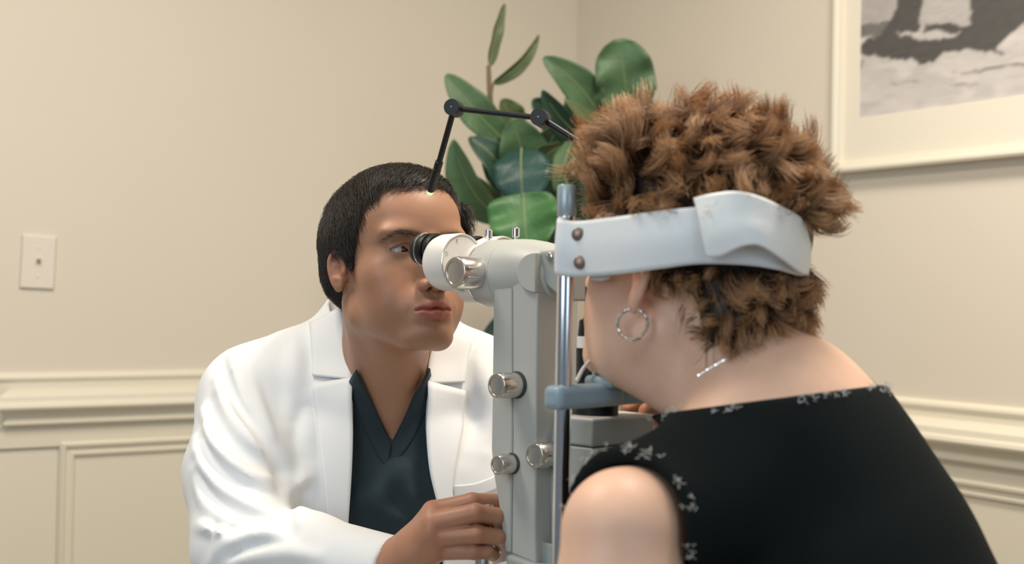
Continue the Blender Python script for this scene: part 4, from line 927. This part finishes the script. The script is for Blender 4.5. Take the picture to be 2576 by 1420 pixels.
# ---- white coat
cf0 = torso(Field(), TD, None, 1.03)
for s in (1, -1): cf0.cone(TD.w((s*0.018, 0.044, -0.052)), TD.w((s*0.14, 0.012, -0.03)), 0.011, 0.012, 0.02)
cf0.off(0.014)
cf0.cone(TD.w((0, -0.035, -0.06)), TD.w((0, -0.055, 0.050)), 0.090, 0.074, 0.04)
cf0.cone(TD.w((0.115, -0.035, -0.040)), SHR, 0.060, 0.070, 0.03); cf0.cone(TD.w((-0.115, -0.035, -0.040)), SHL, 0.060, 0.070, 0.03)
ct0 = cf0.copy(); ct0.cone(ELR*0+SHR, SHR+np.array([0, 0, -0.03]), 0.070, 0.070, 0.03)
ELR2 = ELR+np.array([0.004, 0, -0.008])
cf0.chain([SHR, SHR*0.5+ELR2*0.5+np.array([-0.008, -0.012, 0]), ELR2, ELR2*0.55+WRR*0.45+np.array([0, 0, 0.000]), WRR-unit(ELR-WRR)*0.02], [0.073, 0.067, 0.056, 0.049, 0.0370], 0.018)
cf0.chain([SHL, ELL, WRL], [0.073, 0.066, 0.046], 0.022)
cf = cf0.copy()
def fold(pts, amp, wid):       # a long soft cloth ridge (amp > 0) or crease laid along the coat's surface
    q = np.array(catmull([cf0.trace([p], 1.0, 1.9)[0] for p in pts], 3)); n = len(q)
    def fn(p):
        best = np.full(len(p), 9.0); tt = np.zeros(len(p))
        for i in range(n-1):
            e = q[i+1]-q[i]; t = np.clip(((p-q[i])@e)/(e@e+1e-12), 0, 1); d = ((p-q[i]-t[:, None]*e)**2).sum(1); m = d < best; best = np.where(m, d, best); tt = np.where(m, (i+t)/(n-1), tt)
        return -amp*np.exp(-best/wid**2)*np.sin(PI*np.clip(tt, 0.06, 0.94))**0.7
    cf._a('b', fn, q.min(0)-wid*2.6, q.max(0)+wid*2.6, 0)
for a, r, w in (  # sleeve ridges sweep from the outer edge down to the armhole
 ([(548, 950), (566, 1010), (596, 1060), (640, 1110), (690, 1160)], 0.0149, 0.0084),
 ([(512, 1030), (530, 1100), (572, 1160), (630, 1200), (696, 1215)], 0.0179, 0.0084),
 ([(494, 1095), (510, 1170), (552, 1230), (615, 1270), (690, 1290)], 0.0164, 0.0084),
 ([(488, 1180), (510, 1250), (560, 1300), (620, 1320)], 0.0120, 0.0084),
 ([(585, 930), (604, 990), (634, 1045), (672, 1098)], 0.0120, 0.0069),
 ([(622, 920), (640, 985), (664, 1050), (690, 1120)], 0.0090, 0.0069),
 ([(466, 1312), (510, 1326), (556, 1344), (552, 1390), (520, 1440)], 0.0120, 0.0076),
 ([(552, 1385), (620, 1350), (690, 1345), (735, 1372)], 0.0120, 0.0076),
 ([(565, 1425), (640, 1402), (720, 1392), (800, 1402)], 0.0134, 0.0076),
 ([(560, 1350), (600, 1372), (650, 1372)], 0.0040, 0.0076),
 ([(735, 850), (742, 920), (738, 1000), (725, 1080)], 0.0090, 0.0107),
 ([(768, 1010), (775, 1100), (768, 1200), (745, 1310)], 0.0104, 0.0107),
 ([(1200, 880), (1218, 960), (1226, 1050), (1222, 1140)], 0.0090, 0.0107),
 ([(1150, 900), (1172, 960), (1182, 1060), (1170, 1150)], -0.0050, 0.0135),
 ([(553, 905), (572, 965), (606, 1030), (650, 1090), (688, 1145), (708, 1210), (720, 1300), (728, 1350)], -0.0160, 0.0110),
 ([(530, 1010), (550, 1080), (596, 1130), (650, 1160), (695, 1185)], -0.0140, 0.0093),
 ([(503, 1075), (530, 1150), (590, 1200), (660, 1235)], -0.0162, 0.0103),
 ([(490, 1160), (530, 1240), (600, 1288), (690, 1305)], -0.0140, 0.0103),
 ([(545, 1325), (600, 1334), (680, 1330), (724, 1354)], -0.0035, 0.0093),
 ([(560, 1405), (620, 1378), (700, 1370)], -0.0080, 0.0093),
 ([(556, 900), (577, 962), (612, 1028), (654, 1086), (690, 1142), (709, 1208), (721, 1300)], -0.0070, 0.0045),
 ([(705, 838), (716, 870), (718, 910)], -0.0030, 0.0083)): fold(a, r, w)
ed = [(862, 790), (878, 870), (887, 950), (888, 1040), (884, 1160), (874, 1300), (868, 1400), (866, 1470)]
ed2 = [(1118, 1470), (1112, 1380), (1098, 1260), (1080, 1180), (1071, 1080), (1073, 950), (1086, 880), (1120, 836)]
e1 = body_trace(ct0, ed); e2 = body_trace(ct0, ed2)
lo1 = e1[-1]+np.array([0.02, 0, -0.35]); lo2 = e2[0]+np.array([0.03, 0, -0.35])
opn = np.concatenate([[e1[0]+UP*0.25], e1, [lo1, lo2], e2, [e2[-1]+UP*0.25]])
cf.fn(poly2(TD, opn, -0.015), [-9]*3, [9]*3, 0.003, 's')
cf.cone(TD.w((0, -0.03, -0.10)), TD.w((0, -0.045, 0.20)), 0.064, 0.078, 0.008, 's')
wd = unit(WRR-ELR); cf.fn(lambda p: np.maximum(-((p-WRR-wd*0.004)@wd), np.sqrt(((p-WRR)**2).sum(1))-0.085), WRR-0.09, WRR+0.09, 0.002, 's')
cf.cone(WRR-wd*0.03, WRR+wd*0.04, 0.0285, 0.0325, 0.003, 's')
cf.half(-UP, TD.w((0, 0, -0.68)))
vc, fc = keep_main(*cf.mesh(0.0036)); vc = relax(vc, fc, 1, 0.4)
coat = mesh_np('lab_coat', vc, fc, M['coat'], doc, True); coat['label'] = 'white lab coat with notched lapels and creased sleeves'
# collar and lapels lie on the coat, folded back at the opening
strip(ct0, [(866, 778), (879, 860), (887, 930), (889, 962)], [(782, 818), (784, 870), (786, 920), (786, 948)], 0.0075, 0.0045, 0.003, 'collar', M['coat'], coat)
strip(ct0, [(889, 958), (889, 1040), (885, 1160), (876, 1300), (868, 1420)], [(787, 968), (797, 1060), (808, 1160), (822, 1280), (834, 1420)], 0.0080, 0.0040, 0.003, 'lapel', M['coat'], coat)
strip(ct0, [(1116, 838), (1084, 882), (1074, 930), (1073, 972)], [(1190, 862), (1178, 905), (1172, 945), (1168, 964)], 0.0075, 0.0045, 0.003, 'collar', M['coat'], coat)
strip(ct0, [(1073, 966), (1071, 1080), (1080, 1180), (1098, 1258), (1108, 1300)], [(1170, 984), (1164, 1070), (1150, 1150), (1138, 1215), (1140, 1262)], 0.0080, 0.0040, 0.003, 'lapel', M['coat'], coat)
strip(ct0, [(1140, 1222), (1185, 1218), (1225, 1205), (1262, 1186)], [(1142, 1250), (1187, 1248), (1228, 1238), (1264, 1222)], 0.0055, 0.0035, 0.003, 'pocket_welt', M['coat'], coat)

# trousers, shoes and the stool he sits on (below the picture)
def lower(root, fr, hipz, m, yaw, F2, nm, knee=0.42):
    tf = Field(); Fd = np.array([F2[0], F2[1], 0]); Rd = np.array([F2[1], -F2[0], 0]); h = fr.w((0, -0.03, hipz)); h[2] = 0.60; vv = []
    tf.ell(h, (0.16, 0.14, 0.10), 0.03)
    for s in (1, -1):
        a = h+Rd*s*0.085; k2 = a+Fd*knee*0.75+Rd*s*0.06-UP*0.03; an = k2-Fd*0.10-UP*0.46; an[2] = 0.09
        tf.cone(a, k2, 0.085, 0.062, 0.03); tf.cone(k2, an, 0.060, 0.042, 0.02); vv.append(an)
    v, f = tf.mesh(0.012); mesh_np('trousers', v, f, m, root, True)
    for an in vv:
        sh = Field(); sh.ell(an+Fd*0.05-UP*0.055, (0.045, 0.045, 0.034), 0.02); sh.ell(an+Fd*0.12-UP*0.062, (0.045, 0.045, 0.026), 0.03); sh.cone(an+UP*0.0, an-UP*0.05, 0.042, 0.036, 0.02); sh.half(-UP, np.array([0, 0, 0.002]), 0.001)
        v, f = sh.mesh(0.008); mesh_np('shoe', v, f, M['black'], root, True)
    return h
h1 = lower(doc, TD, -0.60, M['scrub'], 0, TD.M[:2, 1]/np.linalg.norm(TD.M[:2, 1]), 'doc')
def stool(h, lab):
    s_ = empty('stool', (h[0], h[1], 0), lab, 'stool'); c = np.array([h[0], h[1], 0])
    lathe('seat', c, UP, [(0.43, 0.165), (0.435, 0.175), (0.475, 0.178), (0.49, 0.165), (0.495, 0.05)], M['black'], s_, 40, 0); lathe('column', c, UP, [(0.06, 0.028), (0.43, 0.028)], M['chrome'], s_, 24, 0)
    for i in range(5):
        a = 2*PI*i/5+0.3; e = c+np.array([math.cos(a), math.sin(a), 0])*0.21
        tube('leg', [c+UP*0.075, e+UP*0.055], [0.016, 0.012], M['black'], s_, 10); bm = bmesh.new(); add_lathe(bm, e+UP*0.026-np.array([-math.sin(a), math.cos(a), 0])*0.011, (-math.sin(a), math.cos(a), 0), [(0, 0.02), (0.003, 0.026), (0.019, 0.026), (0.022, 0.02)], 20); bm_obj('caster', bm, M['rubber'], s_, True)
stool(h1, 'round black stool under the man in the white coat')

# ---------------------------------------------------------------- the seated woman at the head rest
H2 = Frame(P(1738, 702, 1.10), math.radians(51), math.radians(13), 0, (0.95, 0.88, 0.95))
T2 = Frame(P(1832, 1022, 1.085), math.radians(52), math.radians(-26), 0)
wf = head_field(None, jaw=0.98, ears=False)
to2 = ToHead(H2, T2)
SK2 = (0.76, 0.475, 0.34)
# her near ear, seen from behind
for s in (-1, 1):
    R = np.array(Matrix.Rotation(s*math.radians(28), 3, 'Z') @ Matrix.Rotation(math.radians(-6), 3, 'X')); q = lambda v: np.array(mir(s, (0.0745, 0.004, 0.0)))+R@np.array(mir(s, v))
    wf.ell(q((0.005, -0.004, 0.006)), (0.0050, 0.0150, 0.026), 0.006, R); wf.ell(q((0.005, 0.001, -0.024)), (0.0055, 0.0085, 0.0115), 0.006, R); wf.ell(q((-0.004, 0.002, 0.0)), (0.008, 0.010, 0.018), 0.008, R)
    wf.ell(q((0.0110, -0.001, 0.000)), (0.0060, 0.0078, 0.0115), 0.004, R, 's')
    hp = catmull([(0.006, 0.012, 0.008), (0.0075, 0.010, 0.022), (0.008, 0.000, 0.0315), (0.0085, -0.012, 0.028), (0.0085, -0.0195, 0.016), (0.008, -0.0185, 0.000), (0.007, -0.012, -0.016), (0.006, -0.004, -0.026)], 3); wf.chain([q(v) for v in hp], [0.0030]*len(hp), 0.003)
    if s < 0: lobe = q((0.006, 0.001, -0.031))
nk0 = to2(T2.w((0, -0.02, -0.06)))
h_head2 = len(wf.ops)
wf.cone((0, -0.038, -0.035), to2(T2.w((0, -0.025, -0.03))), 0.056, 0.060, 0.03)
wf.cone((0, 0.000, -0.070), to2(T2.w((0.012, -0.022, -0.045))), 0.036, 0.036, 0.03)
for s in (1, -1): wf.cone(mir(s, (0.052, -0.016, -0.045)), to2(T2.w((s*0.016, 0.030, -0.050))), 0.013, 0.011, 0.016)
wf.cone((-0.030, 0.028, -0.085), to2(T2.w((0.0, -0.02, -0.03))), 0.024, 0.030, 0.035)                  # soft under the chin
SL2 = P(1562, 1335, 0.935); EL2 = P(1540, 1900, 0.91); HL2 = P(1500, 1720, 1.10)
SR2 = T2.w((0.158, -0.005, -0.105)); ER2 = P(1960, 1420, 1.36); HR2 = P(1705, 1058, 1.235)
SLB = P(1652, 1302, 0.985)
def torso2(f, t=None):
    t = t or (lambda p: p); R = t.R if hasattr(t, 'R') else T2.M; W_ = lambda v: t(T2.w(v)); k = 0.05
    f.ell(W_((0.01, -0.045, -0.19)), (0.112, 0.108, 0.185), k, R); f.ell(W_((0, -0.055, -0.39)), (0.168, 0.125, 0.21), k, R); f.ell(W_((0, 0.015, -0.26)), (0.130, 0.090, 0.10), k, R)
    f.ell(W_((0, -0.035, -0.575)), (0.180, 0.145, 0.13), k, R); f.ell(W_((0, -0.065, -0.055)), (0.085, 0.055, 0.070), k, R)
    f.cone(W_((0.030, -0.045, -0.010)), W_((0.140, -0.020, -0.085)), 0.046, 0.052, k); f.cone(W_((-0.030, -0.045, -0.020)), t(SLB), 0.042, 0.050, k)
    return f
torso2(wf, to2)
wt = Field(); wt.ops = wf.ops[h_head2:]
# near arm belongs to the same skin
wf.chain([H2.l(SL2), H2.l(SL2*0.6+EL2*0.4), H2.l(EL2)], [0.050, 0.049, 0.040], 0.03)
vw, fw_ = wf.mesh(0.0030)
cw = head_tint(vw, SK2, (0.45, 0.18, 0.14), (0.66, 0.30, 0.22))
wv = H2.w(vw)
pink = np.clip(((wv-SL2)@unit(EL2-SL2))/0.16, 0, 1)[:, None]*(np.linalg.norm(wv-SL2, axis=1) < 0.4)[:, None]
cw = cw*(1-0.25*pink)+np.array((0.66, 0.37, 0.29))*0.25*pink
af = Field(); af.cone(SR2, ER2, 0.046, 0.038, 0.02); af.cone(ER2, HR2, 0.038, 0.024, 0.02); af.cone(EL2, HL2, 0.038, 0.026, 0.02); af.ell(HL2, (0.04, 0.03, 0.03), 0.02)
va2, fa2 = af.mesh(0.006)
hd2 = Field()     # far hand resting on the lamp box: thumb towards the viewer, fingers beyond
hb = HR2
hd2.cone(hb+unit(ER2-HR2)*0.03, hb, 0.026, 0.022, 0.015); hd2.ell(P(1680, 1040, 1.238), (0.030, 0.024, 0.015), 0.012)
hd2.chain([P(1700, 1040, 1.215), P(1668, 1024, 1.200), P(1628, 1036, 1.195)], [0.0120, 0.0100, 0.0085], 0.008)
for k2, (a, b, c) in enumerate((((1672, 1026, 1.225), (1622, 1014, 1.225), (1582, 1032, 1.222)), ((1674, 1022, 1.240), (1620, 1016, 1.244), (1578, 1030, 1.242)), ((1678, 1026, 1.256), (1630, 1020, 1.262), (1596, 1030, 1.262)), ((1684, 1032, 1.270), (1645, 1028, 1.278), (1620, 1034, 1.28)))):
    hd2.chain([P(*a), P(*b), P(*c)], [0.0095, 0.0085, 0.0068], 0.006)
vh2, fh2 = hd2.mesh(0.0018)
Vw = np.concatenate([wv, va2, vh2]); Fw = np.concatenate([fw_, fa2+len(wv), fh2+len(wv)+len(va2)])
Cw = np.concatenate([cw, np.ones((len(va2), 3))*np.array(SK2), np.ones((len(vh2), 3))*np.array((0.60, 0.27, 0.16))])
wom = mesh_np('person', Vw, Fw, M['skin'], None, True, Cw)
tag(wom, 'woman with short curly brown hair and sleeveless black blouse, back to the viewer', 'person')
# blouse
bl0 = Field(); cc = T2.w((0, 0, -0.35)); bl0.fn(lambda p: wt.eval(H2.l(p))*0.93, cc-0.46, cc+0.50, 1e-4, 'u'); bl0.off(0.007)
SLn = SL2*0.75+SLB*0.25+UP*0.006; SRn = T2.w((0.150, -0.012, -0.095))
for a, b in ((T2.w((-0.05, -0.03, -0.085)), SLn), (T2.w((0.10, -0.02, -0.075)), SRn)): bl0.cone(a, b, 0.047, 0.056, 0.03)
bl = bl0.copy()
LT = -T2.M[:, 0]
bl.half(unit(LT+UP*0.10), SL2-LT*0.004, 0.004); bl.half(unit(-LT+UP*0.10), T2.w((0.172, 0, -0.12)), 0.004)
na, nb2 = bl0.trace([(1712, 1034), (2130, 980)], 0.7, 1.6); eN = unit(nb2-na); nn_ = UP+np.array([0, 0.09, 0]); nn_ = unit(nn_-eN*(nn_@eN))
bl.half(nn_, na, 0.003)
bl.cone(SL2+LT*0.0, EL2, 0.0515, 0.052, 0.004, 's')
vb2, fb2_ = keep_main(*bl.mesh(0.0042)); vb2 = relax(vb2, fb2_, 1, 0.4)
blouse = mesh_np('blouse', vb2, fb2_, M['blouse'], wom, True); blouse['label'] = 'black sleeveless blouse with frayed pale edging'
h2 = lower(wom, T2, -0.60, M['blouse'], 0, T2.M[:2, 1]/np.linalg.norm(T2.M[:2, 1]), 'pat', 0.34)
stool(h2, 'round black stool under the woman in the black blouse')
# frayed edging: wavy threads and little tufts along neckline and armhole
nf = bl0.eval
def edge_band(mask, name, n_tuft):
    ed_ = vb2[mask]
    if len(ed_) < 10: return
    st_ = []
    for c in ed_[rng.permutation(len(ed_))[:n_tuft]]:
        g = bl0.grad(c[None])[0]
        for _ in range(rng.integers(3, 6)):
            t = rng.normal(0, 1, 3); t = unit(t-g*(t@g)*0.8); a = c+g*0.0012+rng.normal(0, 0.0015, 3); L_ = 0.003+0.005*rng.random(); w_ = rng.random()*6
            st_.append([a+t*s_*L_+np.cross(g, t)*0.0012*math.sin(s_*6+w_)+g*0.001*math.cos(s_*4+w_) for s_ in np.linspace(-0.5, 0.5, 6)])
    o = strands(name, np.array(st_), np.full(len(st_), 0.00025), M['lace'], blouse, 0.6); o['kind'] = 'stuff'
ne = np.abs((vb2-na)@nn_) < 0.0055; fr_ = bl0.eval(vb2) > -0.004
edge_band(ne & fr_, 'frayed_edging', 46)
arm_d = Field().cone(SL2, EL2, 0.0515, 0.052).eval(vb2); pl_d = (vb2-(SL2-LT*0.004))@unit(LT+UP*0.10); ae = ((np.abs(arm_d) < 0.006) | (np.abs(pl_d) < 0.005)) & (bl0.eval(vb2) > -0.006) & (np.linalg.norm(vb2-SL2, axis=1) < 0.17)
edge_band(ae, 'frayed_edging', 36)
# hair
hb_ = Field(); hb_.ell((0, -0.012, 0.050), (0.081, 0.101, 0.087), 0.02); hb_.ell((0, -0.073, -0.02), (0.064, 0.032, 0.044), 0.03); hb_.ell((0, 0.02, 0.082), (0.076, 0.085, 0.050), 0.03)
G2 = np.array([(-0.066, -0.090), (-0.042, -0.062), (-0.025, -0.044), (0.000, -0.028), (0.010, 0.030), (0.03, 0.058), (0.055, 0.080), (0.075, 0.098), (0.085, 0.2)])
hb_._a('i', lambda p: (p[:, 1]-np.interp(p[:, 2], G2[:, 0], G2[:, 1]))*0.7, [-9]*3, [9]*3, 0.006)
v3, f3 = hb_.mesh(0.0035); v3 = relax(v3, f3, 2)
def hairmat():
    m = bpy.data.materials.new('brown_hair'); m.use_nodes = True; nt = m.node_tree; b = nt.nodes['Principled BSDF']; b.inputs['Roughness'].default_value = 0.42
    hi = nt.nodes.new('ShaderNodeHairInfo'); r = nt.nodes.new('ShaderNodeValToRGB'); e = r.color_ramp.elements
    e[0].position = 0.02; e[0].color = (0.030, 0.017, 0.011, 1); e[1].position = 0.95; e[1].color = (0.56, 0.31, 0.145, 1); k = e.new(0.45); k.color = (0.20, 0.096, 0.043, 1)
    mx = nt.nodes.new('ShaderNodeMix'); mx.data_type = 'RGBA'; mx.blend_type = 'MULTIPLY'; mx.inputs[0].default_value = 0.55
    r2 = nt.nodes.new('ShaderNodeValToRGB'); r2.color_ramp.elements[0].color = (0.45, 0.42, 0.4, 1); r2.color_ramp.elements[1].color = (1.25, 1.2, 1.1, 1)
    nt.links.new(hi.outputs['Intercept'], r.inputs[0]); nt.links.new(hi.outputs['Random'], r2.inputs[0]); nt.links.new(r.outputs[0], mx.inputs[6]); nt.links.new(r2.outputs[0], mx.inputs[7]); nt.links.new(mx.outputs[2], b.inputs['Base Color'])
    return m
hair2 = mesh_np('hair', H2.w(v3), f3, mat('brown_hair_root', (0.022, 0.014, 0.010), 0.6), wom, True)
def curls(n, mask, lmin, lmax, lift, curl, down, nm, rad=0.00034, cell=0.0135, clump=0.52):
    p, g = sample_surf(v3, f3, n, mask); ok = np.einsum('ij,ij->i', p-np.array([0, -0.01, 0.03]), g) > 0.02; p, g = p[ok], g[ok]; n = len(p); k = 12
    cl = np.floor(p/cell+rng.normal(0, 0.12, p.shape)); _, inv = np.unique(cl, axis=0, return_inverse=True); inv = inv.ravel(); nc_ = inv.max()+1      # locks share a path and gather towards their tips
    cnt = np.bincount(inv)[:, None]; mean = lambda a: np.stack([np.bincount(inv, a[:, i]) for i in range(3)], 1)/cnt
    cp, cg = mean(p), mean(g); cg /= np.linalg.norm(cg, axis=1, keepdims=True)+1e-9
    r1 = rng.random((nc_, 1)); r2 = rng.random((nc_, 1)); rn = rng.normal(0, 1, (nc_, 3))
    flow = np.array([0, -0.35, 0.12])*(1-down)+np.array([0, -0.5, -0.9])*down+np.array([0, 1.0, 0.25])*np.clip((cp[:, 1:2]-0.01)/0.06, 0, 1)*(1-down)
    cd_ = cg*lift+flow+rn*0.33; cd_ /= np.linalg.norm(cd_, axis=1, keepdims=True)
    u = np.cross(cd_, rn); u /= np.linalg.norm(u, axis=1, keepdims=True); w = np.cross(cd_, u)
    cL = lmin+(lmax-lmin)*r1*(0.6+0.4*r2); cL = cL*(1+0.25*np.clip((cp[:, 1:2]-0.02)/0.06, 0, 1)); fr = 0.7+0.8*r2; ph = 6.28*r1
    d = cd_[inv]+rng.normal(0, 0.16, (n, 3)); d /= np.linalg.norm(d, axis=1, keepdims=True); L_ = cL[inv]*(0.75+0.4*rng.random((n, 1)))
    st = np.zeros((n, k, 3)); up2 = np.where(rng.random((n, 1)) < 0.08, 0.25, 1.0)
    for i in range(k):
        t = i/(k-1); am = curl*t**0.9; wv_ = lambda U_, W_, F_, Ph: (U_*np.cos(Ph+F_*6.28*t*0.55)+W_*np.sin(Ph+F_*6.28*t*0.55))*am-(U_*np.cos(Ph)+W_*np.sin(Ph))*am*0.5
        own = p-g*0.002+d*L_*t+wv_(u[inv], w[inv], fr[inv], ph[inv]); cen = (cp-cg*0.002)[inv]+cd_[inv]*L_*t+wv_(u, w, fr, ph)[inv]
        c_ = clump*t**0.8*up2; st[:, i] = own*(1-c_)+cen*c_
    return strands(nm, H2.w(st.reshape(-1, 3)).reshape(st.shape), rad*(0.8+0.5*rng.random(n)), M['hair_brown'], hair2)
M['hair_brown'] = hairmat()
hz = H2.w(v3)[:, 2]-H2.o[2]; top = hz > 0.049; low = hz < 0.012
curls(30000, top, 0.020, 0.052, 0.50, 0.011, 0.0, 'hair_strands')
curls(9000, low, 0.018, 0.040, 0.45, 0.007, 0.4, 'hair_strands')
sb = (v3[:, 2] < 0.03) & (v3[:, 1] > 0.0)
if sb.any(): curls(500, sb, 0.012, 0.025, 0.15, 0.004, 0.9, 'hair_strands')
# hoop earring and fine chain necklace
lw = H2.w(lobe); he = unit(np.array([-0.35, -0.9, 0.1])); u, v, w = basis(he); hc_ = lw+np.array([0, -0.004, -0.0125])
pts = [hc_+0.0130*(math.cos(a)*u+math.sin(a)*v) for a in np.linspace(PI*0.5+0.25, PI*2.5-0.25, 46)]
tube('hoop_earring', pts, [0.0012+0.0004*(i % 4 > 1) for i in range(46)], M['silver'], wom, 10)
nkp = [(1758, 945), (1790, 925), (1820, 908), (1850, 893), (1880, 880), (1905, 872)]
q = [H2.w(wf_p) for wf_p in [0]] if False else None
wfw = lambda p: wf.eval(H2.l(p))
ptsn = []
for x, y in catmull([np.array(p_, float) for p_ in nkp], 6):
    D_ = ray(x, y); t = 0.7
    for _ in range(90): t += max(min(wfw((CAM+D_*t)[None])[0], 0.05), -0.02)*0.8
    ptsn.append(CAM+D_*(t-0.001))
bm = bmesh.new(); add_tube(bm, ptsn, 0.0005, 6)
nl = bm_obj('necklace', bm, M['silver'], wom, True)
for i, p_ in enumerate(ptsn[:14:1]):
    bm = bmesh.new(); bmesh.ops.create_icosphere(bm, subdivisions=1, radius=0.0011 if i % 4 else 0.0019, matrix=Matrix.Translation(tuple(p_))); bm_obj('bead', bm, M['silver'], nl, True)
